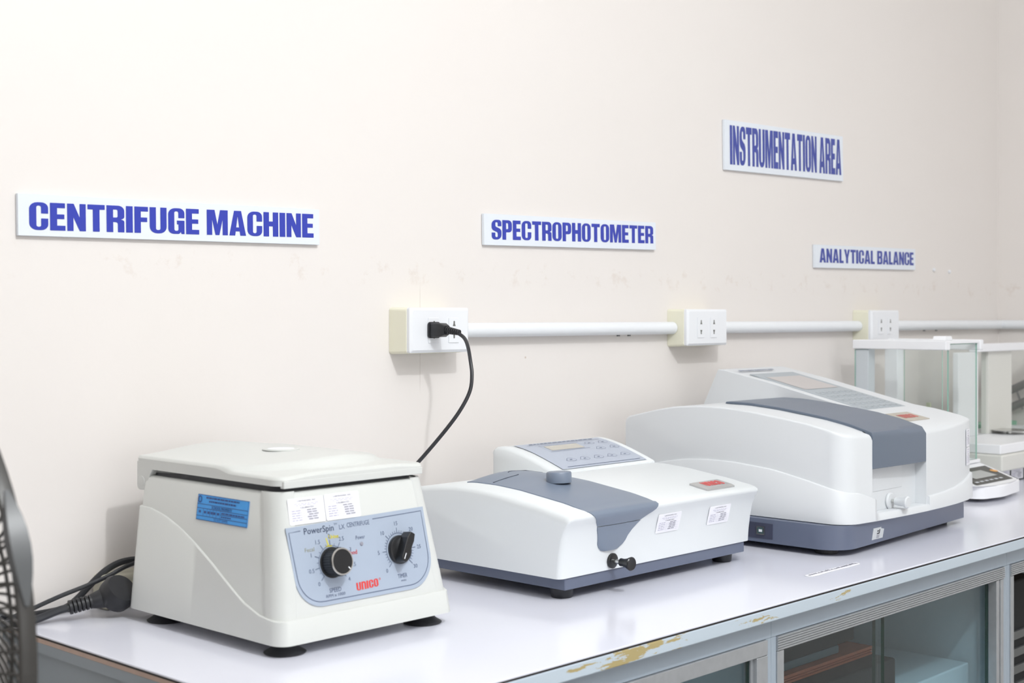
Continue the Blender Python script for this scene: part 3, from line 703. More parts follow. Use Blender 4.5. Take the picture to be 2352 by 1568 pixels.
m = MB(); put_poly(m, FR, fillet(pan, 10), lift=.0008, thick=.0010)
ov = obj('control_overlay', m, M_panelblue, ct, angle=40)
m = MB(); LF = .0011
pl = [(-.0825,.0857),(-.0978,.0852)] + fillet([(-.0978,.0852),(-.0908,.0092,.031),(.0945,.0092,.031),(.0905,.0895)], 9)[1:] + [(.0175,.0878)]
put_line(m, FR, pl, .0008, lift=LF)
put_text(m, FR, 'PowerSpin', -.0580, .0836, .0090, .0400, lift=LF, bold=.0001)
put_text(m, FR, 'TM', -.0350, .0880, .0020, .0045, lift=LF)
put_text(m, FR, 'LX', -.0265, .0842, .0050, .0075, lift=LF)
put_text(m, FR, 'CENTRIFUGE', -.0035, .0850, .0050, .0320, lift=LF)
put_text(m, FR, 'Power', -.0028, .0702, .0042, .0130, lift=LF)
put_text(m, FR, 'SPEED', -.0456, .0192, .0046, .0160, lift=LF)
put_text(m, FR, 'RPM x 1000', -.0459, .0138, .0032, .0260, lift=LF)
put_text(m, FR, 'TIMER', .0507, .0212, .0046, .0140, lift=LF)
put_text(m, FR, 'min', .0516, .0160, .0026, .0070, lift=LF)
KC1 = (-.0455, .0480); KC2 = (.0505, .0500)
def dial(c, n, sub, vals, rt, r0, r1, r2, skip=()):
    for i in range(n*sub + 1):
        a = math.radians(225 - 270*i/(n*sub)); big = i % sub == 0
        if i in skip: continue
        ca_, sa_ = math.cos(a), math.sin(a); R2 = r2 if big else r1
        put_line(m, FR, [(c[0]+r0*ca_, c[1]+r0*sa_), (c[0]+R2*ca_, c[1]+R2*sa_)], .0007 if big else .0005, lift=LF)
    arc = [(c[0] + r0*math.cos(math.radians(225-270*i/40)), c[1] + r0*math.sin(math.radians(225-270*i/40))) for i in range(41)]
    put_line(m, FR, arc, .0006, lift=LF)
    for i, s_ in enumerate(vals):
        a = math.radians(225 - 270*i/(len(vals)-1)); put_text(m, FR, s_, c[0]+rt*math.cos(a), c[1]+rt*math.sin(a)*.98, .0044, lift=LF)
dial(KC2, 6, 5, ['0','5','10','15','20','25','30'], .0300, .0185, .0215, .0245)
dial(KC1, 8, 2, ['0','0.5','1','1.5','2','2.5','3','3.5','4'], .0290, .0180, .0205, .0240)
obj('print', m, M_ink, ov, smooth=False)
m = MB(); put_text(m, FR, 'Fecal', -.0735, .0650, .0042, .0125, lift=LF); obj('olive_print', m, M_olive, ov, smooth=False)
m = MB(); put_text(m, FR, 'Urine', -.0395, .0752, .0044, .0135, lift=LF, bold=.0002); put_line(m, FR, [(KC1[0]-.002, KC1[1]+.0175),(KC1[0]-.0045, KC1[1]+.0265)], .0014, lift=LF)
put_line(m, FR, [(KC1[0]-.0055, KC1[1]+.0178),(KC1[0]+.0025, KC1[1]+.0178)], .0014, lift=LF); obj('yellow_print', m, M_yellow, ov, smooth=False)
m = MB(); put_text(m, FR, 'Blood', -.0170, .0552, .0046, .0140, lift=LF, bold=.0001); put_block(m, FR, 'UnICO', -.0165, .0145, .0138, .0222, lift=LF, gap=.08, slope=.03)
put_line(m, FR, [(.0172+.0010*math.cos(i*.5236), .0222+.0010*math.sin(i*.5236)) for i in range(12)], .0004, lift=LF, closed=True)
obj('red_print', m, M_red, ov, smooth=False)
obj('power_lamp', MB().lathe([(.0022,0),(.0022,.0006),(.0016,.0012)], FR.p(-.0021,.0628,.0008), FR.N, 20), M_inkgrey, ov)
# knobs
NN = FR.N
kn = obj('speed_knob', MB().lathe([(.0165,.0),(.0165,.0012),(.0148,.0016),(.0146,.0165),(.0140,.0172)], FR.p(*KC1, .0008), NN, 48), M_blackgloss, ct, angle=30)
m = MB()
for i in range(36):
    a = 2*math.pi*i/36; cu_, cv_ = math.cos(a), math.sin(a)
    b0_ = Vector(FR.p(KC1[0]+.0147*cu_, KC1[1]+.0147*cv_, .0035)); b1_ = Vector(FR.p(KC1[0]+.0147*cu_, KC1[1]+.0147*cv_, .0158))
    m.tube([b0_, b1_], .0006, 6)
obj('knurl', m, M_blackgloss, kn)
obj('silver_rim', MB().lathe([(.0142,0),(.0146,.0006),(.0142,.0014),(.0130,.0014),(.0130,.0009)], FR.p(*KC1, .0176), NN, 48), M_steel, kn)
obj('knob_face', MB().lathe([(.0131,0),(.0131,.0009)], FR.p(*KC1, .0178), NN, 48), M_blackgloss, kn)
m = MB(); fk = Frame(FR.p(*KC1, .0190), FR.U, FR.V); put_line(m, fk, [(.0066,-.0066),(.0090,-.0090)], .0012); obj('pointer_mark', m, M_white, kn, smooth=False)
tk = obj('timer_knob', MB().lathe([(.0160,.0),(.0160,.0030),(.0152,.0042),(.0135,.0048)], FR.p(*KC2, .0008), NN, 48), M_blackgloss, ct, angle=30)
a = math.radians(58); du = Vector((math.cos(a), math.sin(a))); dn = Vector((-du.y, du.x))
m = MB(); rg = []
for h, s_ in ((.004, 1.0), (.015, .88), (.0165, .80)):
    pts = fillet([(-.0155,-.0048,.004),(.0120,-.0062,.002),(.0200,-.0040,.001),(.0200,.0040,.001),(.0120,.0062,.002),(-.0155,.0048,.004)], 3)
    rg.append([FR.p(KC2[0] + (du*p*(1 if h < .01 else .97) + dn*q*s_).x, KC2[1] + (du*p*(1 if h < .01 else .97) + dn*q*s_).y, h) for p, q in pts])
m.loft(rg); obj('grip_bar', m, M_blackgloss, tk, bevel=.0006, seg=2)
m = MB(); fk = Frame(FR.p(*KC2, .0168), FR.U, FR.V); put_line(m, fk, [tuple(du*-.013 + dn*.001), tuple(du*-.006 + dn*.001)], .0011); obj('pointer_mark', m, M_white, tk, smooth=False)
sticker(ct, Frame(FR.p(-.0945,.0925,.0003), FR.U, FR.V), .0480, .0277)
sticker(ct, Frame(FR.p(-.0455,.0925,.0003), FR.U, FR.V), .0480, .0283)
# blue property sticker on the left side
kx = .0195/.16
def lx(z): return CX - (.1235 - kx*(z-.0135)) - .0006
FB = Frame((lx(.1268), -.207, .1268), (0,-1,0), (kx, 0, 1))
m = MB(); put_poly(m, FB, [(0,0),(.095,0),(.095,.0280),(0,.0280)], lift=.0002, thick=.0005)
bs = obj('property_sticker', m, M_bluest, ct, smooth=False, label='bright blue property label')
m = MB()
for v in (.0002,.0045,.0130,.0175,.0278): put_line(m, FB, [(0,v),(.095,v)], .0006, lift=.0006)
put_line(m, FB, [(.045,.0088),(.095,.0088)], .0006, lift=.0006)
for u in (.0003,.0125,.0200,.0255,.0315,.0375,.0450,.0947): put_line(m, FB, [(u,.0045 if .01 < u < .09 else 0),(u,.0130 if .01 < u < .09 else .028)], .0004, lift=.0006)
put_text(m, FB, 'SCHOOL PROPERTY', .047, .0152, .0030, .038, lift=.0006, bold=.0001)
put_text(m, FB, 'DO NOT TAMPER', .047, .0024, .0026, .026, lift=.0006)
circ = [(.0042 + .0030*math.cos(2*math.pi*i/24), .0226 + .0033*math.sin(2*math.pi*i/24)) for i in range(24)]
put_line(m, FB, circ, .0013, lift=.0006, closed=True)
for v, a_, b_, hh in ((.0250,.016,.078,.0018),(.0212,.022,.072,.0018),(.0105,.047,.09,.0015),(.0066,.047,.065,.0014)):
    x = a_
    while x < b_:
        e = min(b_, x + random.uniform(.002,.007)); put_rect(m, FB, x, e, v-hh/2, v+hh/2, lift=.0006); x = e + .0009
for u in (.006,.016,.023,.029,.034,.041): put_rect(m, FB, u-.002, u+.002, .0078, .0104, lift=.0006)
obj('print', m, M_navy, bs, smooth=False)

# ------------------------------------------------------------------ small spectrophotometer
sp = thing('spectrophotometer', 'small white spectrophotometer with slate lid, keypad hood and black sample rod', 'spectrophotometer', (1.478, -.255, 0))
TOP = [(-.4135,.1040),(-.403,.1093),(-.37,.1158),(-.336,.1202),(-.293,.1258),(-.25,.1290),(-.21,.1293),(-.167,.1255),(-.13,.120),(-.098,.114)]
FRONT = [(-.3965,.0285),(-.3975,.045),(-.4000,.065),(-.4040,.083),(-.4085,.0945),(-.4125,.1005),(-.4138,.1035),(-.4130,.1062),(-.4095,.1083)]
def stop(y): return interp(TOP, y)
prof = list(FRONT) + [(-.403,.1100)] + [(y, stop(y)) for y in [-.385+.01*i for i in range(28)]] + [(-.098,.113),(-.094,.108),(-.094,.0285)]
XS0, XS1 = 1.270, 1.686
rg = []
for dx, e in ((0,.0075),(.0012,.0040),(.0035,.0015),(.0075,0)):
    rg.append([(XS0+dx, min(y + (e if y < -.25 else -e), -.0945) if False else y + (e if y < -.30 else (-e if y < -.0 and y > -.11 else 0)), max(.0285, z - (e if z > .04 else 0))) for y, z in prof])
for dx, e in ((.0075,0),(.0035,.0015),(.0012,.0040),(0,.0075)):
    rg.append([(XS1-dx, y + (e if y < -.30 else (-e if y > -.11 else 0)), max(.0285, z - (e if z > .04 else 0))) for y, z in prof])
obj('casing', MB().loft(rg), M_spec, sp, angle=50)
obj('base_tray', MB().box(1.2825, 1.6740, -.3945, -.100, .0130, .0284), M_base, sp, bevel=.0015, seg=2)
obj('lamp_cover', MB().box(1.335, 1.375, -.30, -.24, .0065, .0130), M_base, sp, bevel=.001)
for x, y in ((1.302,-.372),(1.650,-.372),(1.302,-.125),(1.650,-.125)):
    obj('foot', MB().lathe([(.0128,0),(.0138,.0010),(.0150,.0130)], (x, y, .0002), n=32), M_black, sp, angle=40)
# slate lid flowing over the front
def xlr(y, z, on_top):
    if on_top: return 1.3095, 1.4465
    return interp([(.0540,1.352),(.0550,1.346),(.0614,1.3384),(.0746,1.3358),(.0893,1.3297),(.099,1.3219),(.1075,1.3099)], z), interp([(.0540,1.376),(.0550,1.379),(.0618,1.3919),(.0731,1.3983),(.0887,1.4186),(.0997,1.4412),(.106,1.4465)], z)
def lid_rows(rows, dome, off):
    P = []
    for (y, z, ny, nz, top) in rows:
        a, b = xlr(y, z, top); row = []
        h = dome(y, z, top)
        for k, u in enumerate([0, 0] + [i/16 for i in range(17)] + [1, 1]):
            x = a + (b-a)*u
            if k == 0 or k == 20: o_ = -.004
            elif k == 1 or k == 19: o_ = off*.35
            else: o_ = off + h*(1 - (2*u-1)**2)
            row.append((x, y + ny*o_, z + nz*o_))
        P.append(row)
    return P
toprows = [(y, stop(y), 0, 1, True) for y in [-.1950, -.1955, -.1970, -.2000, -.2060] + [-.2150 - .0100*i for i in range(20)]]
toprows[0] = (-.1950, stop(-.195) - .004, 0, 1, True)
frrows = [(-.4085,.1085,-.55,.83,True), (-.4130,.1062,-.85,.5,False), (-.4138,.1035,-.98,.1,False), (-.4125,.1005,-1,-.1,False), (-.4108,.0975,-1,-.2,False), (-.4085,.0945,-1,-.2,False), (-.4068,.0915,-1,-.2,False), (-.4055,.0886,-1,-.1,False)]
dome = lambda y, z, top: (interp([(-.41,.0012),(-.33,.0025),(-.27,.0045),(-.225,.0085),(-.206,.0090),(-.200,.0072),(-.197,.0045),(-.1952,0)], y) if top else .0018)
slid = obj('sample_lid', MB().grid(lid_rows(toprows + frrows, dome, .0012)), M_slate, sp, angle=60)
fy = lambda z: interp([(z_, y_) for y_, z_ in FRONT], z)
lowrows = [(fy(z), z, -1, 0, False) for z in (.0878,.083,.077,.070,.064,.0600,.0572,.0555,.0543)]
obj('lid_apron', MB().grid(lid_rows(lowrows, lambda y, z, t_: .0018, .0012)), M_slate, sp, angle=60)
obj('lid_knob', MB().lathe([(.0168,0),(.0170,.0015),(.0170,.0125),(.0160,.0142),(.0140,.0148)], (1.384,-.295,.1300), (0,.05,1), 48), M_slate, slid, angle=40)
m = MB()
def lidz(x, y): u = (x-1.3095)/.137; return stop(y) + .0012 + dome(y, 0, True)*(1-(2*u-1)**2)
for pts_ in ([(1.314,-.2400),(1.338,-.2400),(1.362,-.2385),(1.366,-.2370)], [(1.366,-.2180),(1.372,-.2140),(1.405,-.2140),(1.440,-.2140)]):
    m.tube([(x, y, lidz(x, y) + .0001) for x, y in pts_], .0007, 6)
obj('hinge_seam', m, M_marker, slid)
# sample rod
ro = (1.3695, -.398, .0398)
rod = obj('sample_rod', MB().lathe([(.0030,.001),(.0030,.024)], ro, (-.05,-1,0), 20), M_steel, sp)
obj('rod_flange', MB().lathe([(.0098,.0),(.0098,.0022),(.0082,.0034),(.0040,.0036)], (1.3695,-.3980,.0398), (0,-1,0), 36), M_blackgloss, rod)
obj('rod_pull', MB().lathe([(.0040,.0),(.0052,.001),(.0050,.006),(.0062,.0115),(.0084,.0165),(.0088,.0185),(.0078,.0196),(.004,.0192)], (1.3688,-.4125,.0398), (-.05,-1,0), 36), M_blackgloss, rod)
# keypad hood
hood = [(-.2255,.1250),(-.2250,.1310),(-.2215,.1328),(-.212,.1365),(-.196,.1420),(-.178,.1482),(-.16,.1537),(-.142,.1580),(-.126,.1606),(-.116,.1612),(-.107,.1602),(-.102,.1570),(-.099,.150),(-.099,.118),(-.14,.118),(-.18,.118)]
rg = []
for x, e in ((1.4555,.0050),(1.4570,.0020),(1.4610,0),(1.4700,0),(1.4740,.0006),(1.677,.0006),(1.6785,0),(1.6830,0),(1.6845,.002),(1.6855,.0045)):
    rg.append([(x, y + (e if y < -.2 else (-e if y > -.101 else 0)), z - (e if z > .127 else 0)) for y, z in hood])
hd = obj('keypad_hood', MB().loft(rg), M_spec, sp, angle=50)
pano = [(y, z) for y, z in hood[3:10]]
def hz(y): return interp(sorted([(y_, z_) for y_, z_ in hood[1:10]]), y)
P = [[(1.4780 + .1930*i/10, y, hz(y) + .0004) for i in range(11)] for y in [-.2195 + .0985*j/16 for j in range(17)]]
kp = obj('keypad_overlay', MB().grid(P), M_console, hd, angle=60)
class HF:
    """x along the hood, y over its curve"""
    N = Vector((0, 0, 1))
    def p(s, u, v, h=0): return (u, v, hz(v) + .0004 + h)
hf = HF()
m = MB(); put_rect(m, hf, 1.5205, 1.5945, -.1612, -.1425, lift=.0004); 
lc = obj('display', m, M_lcd, kp, smooth=False)
m = MB()
put_line(m, hf, [(1.513,-.165),(1.602,-.1645),(1.602,-.1395),(1.513,-.1400)], .0007, lift=.0005, closed=True)
put_line(m, hf, [(1.493,-.2150),(1.660,-.2150)], .0010, lift=.0005); put_line(m, hf, [(1.495,-.1335),(1.660,-.1335)], .0007, lift=.0005)
x = 1.505
while x < 1.645:
    e = x + random.uniform(.004,.010); put_rect(m, hf, x, e, -.1290, -.1265, lift=.0005); x = e + .0025
obj('print', m, M_ink, kp, smooth=False)
leaf = [(-.0125,-.0018),(-.0100,-.0010),(-.0075,.0018),(-.0045,.0048),(.000,.0058),(.0050,.0048),(.0090,.0020),(.0102,-.0010),(.0085,-.0036),(.0040,-.0050),(-.0010,-.0050),(-.0060,-.0040),(-.0095,-.0032)]
for (u, v) in ((1.523,-.1953),(1.5536,-.1955),(1.5852,-.1954),(1.616,-.1958),(1.6474,-.1958),(1.6222,-.1687),(1.6543,-.1688),(1.6209,-.1466),(1.6527,-.1469)):
    m = MB(); loop = [(u + p.x, v + p.y*.9) for p in smooth_path([(a, b, 0) for a, b in leaf + leaf[:1]], 3)[:-1]]
    put_line(m, hf, loop, .0005, lift=.0005, closed=True); put_rect(m, hf, u-.0024, u+.0030, v-.0006, v+.0009, lift=.0005)
    obj('key', m, M_keyink, kp, smooth=False)
# badge and stickers
zb_ = stop(-.400)
fb = Frame((1.5735, -.4022, .1112), (1,0,0), (0, .0332, .0058))
m = MB(); rg = [[fb.p(a, b, h) for a, b in rrect(e, .0660-e, e, .0330-e, .002, 3)] for h, e in ((-.002,0),(.0012,0),(.0030,.0035))]
m.loft(rg); bd_ = obj('maker_badge', m, M_badge, sp, angle=30)
m = MB(); put_block(m, fb, 'UnICO', .012, .054, .008, .025, lift=.0033, gap=.09); obj('lettering', m, M_red, bd_, smooth=False)
yst = -.4010
sticker(sp, Frame((1.4560, fy(.0645)-.0006, .0645), (1,0,0), (0, fy(.0905)-fy(.0645), .026)), .0505, .0268, shear=.0)
sticker(sp, Frame((1.5725, fy(.0630)-.0006, .0630), (1,0,0), (0, fy(.0890)-fy(.0630), .026)), .0505, .0268, shear=.0)

# ------------------------------------------------------------------ large spectrophotometer
bg = thing('spectrophotometer', 'large white spectrophotometer with dark slate lid and sloping console on slate base', 'spectrophotometer', (2.01, -.28, 0))
BT = [(-.50,.1660),(-.497,.1690),(-.4893,.1745),(-.47,.1800),(-.4508,.1855),(-.4111,.1934),(-.3807,.1975),(-.3278,.2045),(-.2729,.2093),(-.2233,.2098),(-.172,.2060),(-.1405,.2003),(-.106,.1925),(-.075,.185)]
def btop(y): return interp(BT, y)
def bfront(x):
    return interp([(1.785,-.486),(1.84,-.4885),(1.87,-.4915),(1.92,-.4945),(1.98,-.4965),(2.03,-.4965),(2.09,-.4945),(2.14,-.4910),(2.19,-.4846),(2.235,-.4730)], x)
ZBB = .0455
def pod(x0, x1, rl, rr2, yfun, zb, yr=-.075, top=btop, edge=.003, lr=True):
    xs = []
    def arc(r, n=9): return [r*(1-math.cos(math.pi/2*i/n)) for i in range(n+1)]
    L_ = [x0 + d_ for d_ in arc(rl)] if rl else [x0, x0 + .002, x0 + .004]
    R2 = [x1 - d_ for d_ in arc(rr2)][::-1] if rr2 else [x1 - .002, x1]
    mid = [L_[-1] + (R2[0]-L_[-1])*i/8 for i in range(1, 8)]
    rings = []
    for x in L_ + mid + R2:
        yf = yfun(x)
        if rl and x < x0 + rl: d_ = rl - (x - x0); yf += rl - math.sqrt(max(0, rl*rl - d_*d_))
        if rr2 and x > x1 - rr2: d_ = rr2 - (x1 - x); yf += rr2 - math.sqrt(max(0, rr2*rr2 - d_*d_))
        e = min(x - x0, x1 - x); dz = 0
        if e < edge: dz = edge - math.sqrt(max(0, edge**2 - (edge-e)**2))
        ring = [(x, yf, zb), (x, yf, top(yf) - .004 - dz), (x, yf + .001, top(yf) - .0012 - dz), (x, yf + .004, top(yf+.004) - dz)]
        n = 26
        for i in range(1, n): y = yf + .004 + (yr - .006 - yf - .004)*i/n; ring.append((x, y, top(y) - dz))
        ring += [(x, yr - .006, top(yr-.006) - dz), (x, yr - .001, top(yr) - .003 - dz), (x, yr, top(yr) - .008 - dz), (x, yr, zb)]
        rings.append(ring)
    return rings
m = MB(); m.loft(pod(1.800, 1.8685, .030, 0, bfront, ZBB)); obj('left_pod', m, M_big, bg, angle=40)
m = MB(); m.loft(pod(2.0300, 2.2350, 0, .005, bfront, ZBB)); obj('right_pod', m, M_big, bg, angle=40)
m = MB(); m.loft(pod(1.8686, 2.0299, 0, 0, lambda x: -.4775, ZBB, edge=.0001)); ms_ = obj('middle_bay', m, M_big, bg, angle=40)
m = MB(); m.box(1.8687, 2.0298, -.4955, -.4780, ZBB, .0565); obj('bay_ledge', m, M_big, bg, bevel=.0015, seg=2)
m = MB(); m.box(1.8690, 1.9850, -.4784, -.4770, .0860, .1500); obj('access_panel', m, M_big, ms_, bevel=.0006, seg=1)
# skirt
def skz(y): return interp([(-.50,.0885),(-.4934,.0897),(-.466,.0975),(-.4193,.1083),(-.3629,.1192),(-.2957,.1255),(-.2398,.1265),(-.1965,.1236),(-.1595,.1174),(-.075,.100)], y)
pts = []
for i in range(40): y = -.075 - (.455-.075)*i/39; pts.append((1.800, y, skz(y)))
rc = .030
for i in range(1, 10):
    a = math.pi + math.pi/2*i/9; yy_ = -.487+rc+rc*math.sin(a); pts.append((1.800+rc+rc*math.cos(a), yy_, skz(yy_)))
for i in range(1, 9): x = 1.830 + .0435*i/8; pts.append((x, bfront(x), .0915 - .0125*i/8))
pts += [(1.8738, bfront(1.874), .0572)]
for i in range(1, 16): x = 1.874 + .159*i/16; pts.append((x, bfront(x), .0572 - .0012*i/16))
pts += [(2.0332, bfront(2.033), .0560), (2.0336, bfront(2.033), .0685)]
for i in range(1, 24): x = 2.0336 + (2.222-2.0336)*i/23; pts.append((x, bfront(x), interp([(2.033,.0685),(2.09,.0700),(2.14,.0735),(2.19,.0805),(2.235,.0890)], x)))
pts += [(2.232,-.4735,.0885),(2.2348,-.4705,.0890),(2.235,-.462,.0905)]
for i in range(1, 16): y = -.455 + .38*i/15; pts.append((2.235, y, skz(y)*.95))
rg = [[], [], [], [], []]
for i, (x, y, z) in enumerate(pts):
    a = Vector(pts[max(0, i-1)][:2]); b = Vector(pts[min(len(pts)-1, i+1)][:2]); t_ = (b-a).normalized(); n_ = Vector((t_.y, -t_.x))
    if n_.dot(Vector((x-2.01, y+.25))) < 0: n_ = -n_
    for k, (o_, zz) in enumerate(((.0010, ZBB-.0008), (.0050, ZBB+.0008), (.0042, z-.0016), (.0026, z), (-.003, z))):
        rg[k].append((x + n_.x*o_, y + n_.y*o_, zz))
obj('skirt', MB().loft(rg, cap0=False, cap1=False, closed=False), M_big, bg, angle=50)
# base
def base_ring(z, off, bulge):
    p_ = [(1.7800-off, -.09), (1.7800-off, -.445)]
    for i in range(1, 9):
        a = math.pi + math.pi/2*i/9; p_.append((1.7800-off+.042+.042*math.cos(a), -.447-off+.042*math.sin(a)))
    for i in range(13):
        u = i/12; p_.append((1.826 + (2.232-1.826)*u, -.489 - off + .026*u - bulge*4*u*(1-u)))
    p_ += [(2.236+off, -.455), (2.236+off, -.09)]
    return [(x, y, z) for x, y in p_]
obj('base', MB().loft([base_ring(.0092,-.002,.0), base_ring(.0100,0,.0), base_ring(.030,0.0,.008), base_ring(ZBB-.0003,-.001,.0150)]), M_base, bg, angle=40)
for x, y in ((1.815,-.445),(2.20,-.43),(1.815,-.13),(2.20,-.13)):
    obj('foot', MB().lathe([(.016,0),(.017,.001),(.017,.0098)], (x, y, .0002), n=28), M_black, bg, angle=40)
# ports on the left of the base
fu = Frame((1.7793, -.318, .0158), (0,-1,0), (0,0,1))
m = MB(); put_poly(m, fu, [(0,0),(.056,0),(.056,.0230),(0,.0230)], lift=.0002, thick=.001); pp = obj('port_panel', m, mat('port_panel_dark', (62, 66, 86), .5), bg, smooth=False)
m = MB(); put_poly(m, fu, rrect(.0285,.0435,.0055,.0185,.0006), lift=.0022, thick=.002); us = obj('usb_port', m, M_steel, pp, smooth=False)
m = MB(); put_poly(m, fu, [(.0305,.0075),(.0415,.0075),(.0415,.0148),(.0395,.0168),(.0325,.0168),(.0305,.0148)], lift=.0024); obj('port_mouth', m, mat('port_teal', (60, 84, 86), .5), us, smooth=False)
m = MB(); put_rect(m, fu, .0335, .0395, .0100, .0138, lift=.0027); obj('port_tongue', m, M_white, us, smooth=False)
m = MB(); put_rect(m, fu, .008, .0155, .0135, .0185, lift=.0004); obj('screw_hole', m, M_black, pp, smooth=False)
# slate lid
pr = []
for i in range(25): y = -.226 - (.4900-.226)*i/24; pr.append((y, btop(y) + .0042))
pr[0] = (-.226, btop(-.226)+.0005)
pr.insert(1, (-.228, btop(-.228)+.0036))
def lidring(x):
    yf = bfront(x) - .0005
    r_ = [(x, max(y, yf+.0012), z) for y, z in pr] + [(x, yf, btop(yf)-.0008), (x, yf, .1235), (x, -.4800, .1235), (x, -.4785, btop(-.4785)+.0002), (x, -.38, btop(-.38)+.0002), (x, -.30, btop(-.30)+.0002)]
    return r_
obj('sample_lid', MB().loft([lidring(1.8692 + (.1602)*i/8) for i in range(9)]), M_slate2, bg, bevel=.0010, seg=2, angle=40)
# sample rod knob
rk = obj('sample_rod', MB().lathe([(.0028,0),(.0028,.012)], (1.9455,-.4775,.0680), (0,-1,0), 16), M_steel, bg)
obj('rod_flange', MB().lathe([(.0125,0),(.0125,.0020),(.0110,.0034),(.005,.0036)], (1.9455,-.4782,.0680), (0,-1,0), 36), M_big, rk)
obj('rod_pull', MB().lathe([(.0052,0),(.0060,.0008),(.0068,.014),(.0092,.0185),(.0092,.0205),(.0075,.0220)], (1.9455,-.4880,.0680), (0,-1,0), 36), M_big, rk)
# console
cp = [(-.066,.1800),(-.0665,.1960),(-.0965,.2570),(-.099,.2580),(-.110,.2570)]
cz = lambda y: .1926 + .2335*(y + .398)
cp += [(-.20, cz(-.20)), (-.30, cz(-.30)), (-.40, cz(-.40)), (-.425, cz(-.425)), (-.425, .176)]
cs = obj('console', MB().prism_x(cp, 2.0335, 2.2330), M_big, bg, bevel=.0035, seg=3, angle=25)
fc = Frame((2.0500, -.398, cz(-.398)+.0002), (1,0,0), (0,1,.2335))
Lc = .245*math.hypot(1,.2335)
m = MB(); put_poly(m, fc, [(0,0),(.140,0),(.140,Lc),(0,Lc)], lift=.0004, thick=.001); co = obj('console_overlay', m, M_console2, cs, smooth=False)
m = MB(); put_rect(m, fc, .015, .125, Lc*.58, Lc*.90, lift=.0008); obj('display', m, M_lcd2, co, smooth=False)
for r_ in range(5):
    for c_ in range(6):
        u, v = .016 + c_*.0205, Lc*(.10 + r_*.088)
        m = MB(); put_poly(m, fc, rrect(u, u+.0155, v, v+.0135, .002, 2), lift=.0009, thick=.0006)
        w_ = random.uniform(.003,.006); put_rect(m, fc, u+.0078-w_/2, u+.0078+w_/2, v+.005, v+.0088, lift=.0011, mi=1)
        obj('key', m, [M_console2, M_keyfaint], co, smooth=False)
m = MB(); x = .0
while x < .105:
    e = x + random.uniform(.002,.007); put_rect(m, fc, x, e, Lc+.019, Lc+.026, lift=.0004); x = e + .0018
obj('title_print', m, M_ink, cs, smooth=False)
fb = Frame((2.0450, -.4585, btop(-.4585)+.0004), (1,0,0), (0, .045, btop(-.4135)-btop(-.4585)))
m = MB(); put_poly(m, fb, [(0,0),(.072,0),(.072,.0420),(0,.0420)], lift=.0012, thick=.0022); bb = obj('maker_badge', m, M_badge2, bg, smooth=False)
m = MB(); put_block(m, fb, 'UnICO', .012, .060, .012, .030, lift=.0015, gap=.09); obj('lettering', m, M_redsoft, bb, smooth=False)
# front label on the base
fl = Frame((1.8740, -.4864, .0165), (.035,.0012,0), (0,-.0034,.0175))
m = MB(); put_poly(m, fl, [(0,0),(.0350,0),(.0350,.0180),(0,.0180)], lift=.0010, thick=.0016); lb = obj('rating_label', m, mat('silver_label', (206, 210, 212), .35), bg, smooth=False)
m = MB()
circ = [(.0152 + .0020*math.cos(2*math.pi*i/16), .0128 + .0014*math.sin(2*math.pi*i/16)) for i in range(16)]
put_poly(m, fl, circ, lift=.0013)
put_poly(m, fl, [(.0130,.0078),(.0210,.0078),(.0218,.0092),(.0218,.0150),(.0190,.0150),(.0190,.0110),(.0178,.0096),(.0130,.0096)], lift=.0013)
obj('symbol', m, M_black, lb, smooth=False)
m = MB()
for i in range(3): put_rect(m, fl, .0130, .0225, .0016+.0018*i, .0026+.0018*i, lift=.0013)
obj('print', m, M_inkgrey, lb, smooth=False)
# upright stickers near the right end
def yfr(x): return bfront(x)
x0_, x1_ = 2.198, 2.2255
fs = Frame((x0_, yfr(x0_)-.0006, .1335), (x1_-x0_, yfr(x1_)-yfr(x0_), 0), (0,0,1))
for k in range(2):
    sticker(bg, Frame(fs.p(0, -.0310*k, .0006), fs.U, fs.V), .026, .0295)

# ------------------------------------------------------------------ balances
def tube_box(mb, x0, x1, y0, y1, z0, z1, mi=0): mb.box(x0, x1, y0, y1, z0, z1, mi)
ba = thing('analytical_balance', 'glass-sided analytical balance with dark keypad directly behind the large spectrophotometer', 'balance', (2.64, -.2, 0), 'analytical balances')
# base housing: plan outline narrowing to the keypad in front
outl = fillet([(2.470,-.372,.025),(2.560,-.388,.10),(2.668,-.374,.016),(2.725,-.262,.01),(2.725,-.055,.015),(2.545,-.055,.015),(2.545,-.262,.01)], 4)
def bz(y): return interp([(-.39,.0305),(-.36,.0330),(-.275,.0500),(-.262,.0525),(-.05,.0525)], y)
rg = [[(x, y, .0075 if y < -.26 else .012) for x, y in outl], [(x, y, bz(y)-.003) for x, y in outl], [(2.63+(x-2.63)*.985, -.21+(y+.21)*.985, bz(y)) for x, y in outl]]
hs = obj('housing', MB().loft(rg, cap1=False), M_bal, ba, angle=35)
n_ = len(outl); topc = [(2.63+(x-2.63)*.985, -.21+(y+.21)*.985, bz(y)) for x, y in outl]
tri = tessellate_polygon([[Vector((x, y, 0)) for x, y, z in topc]])
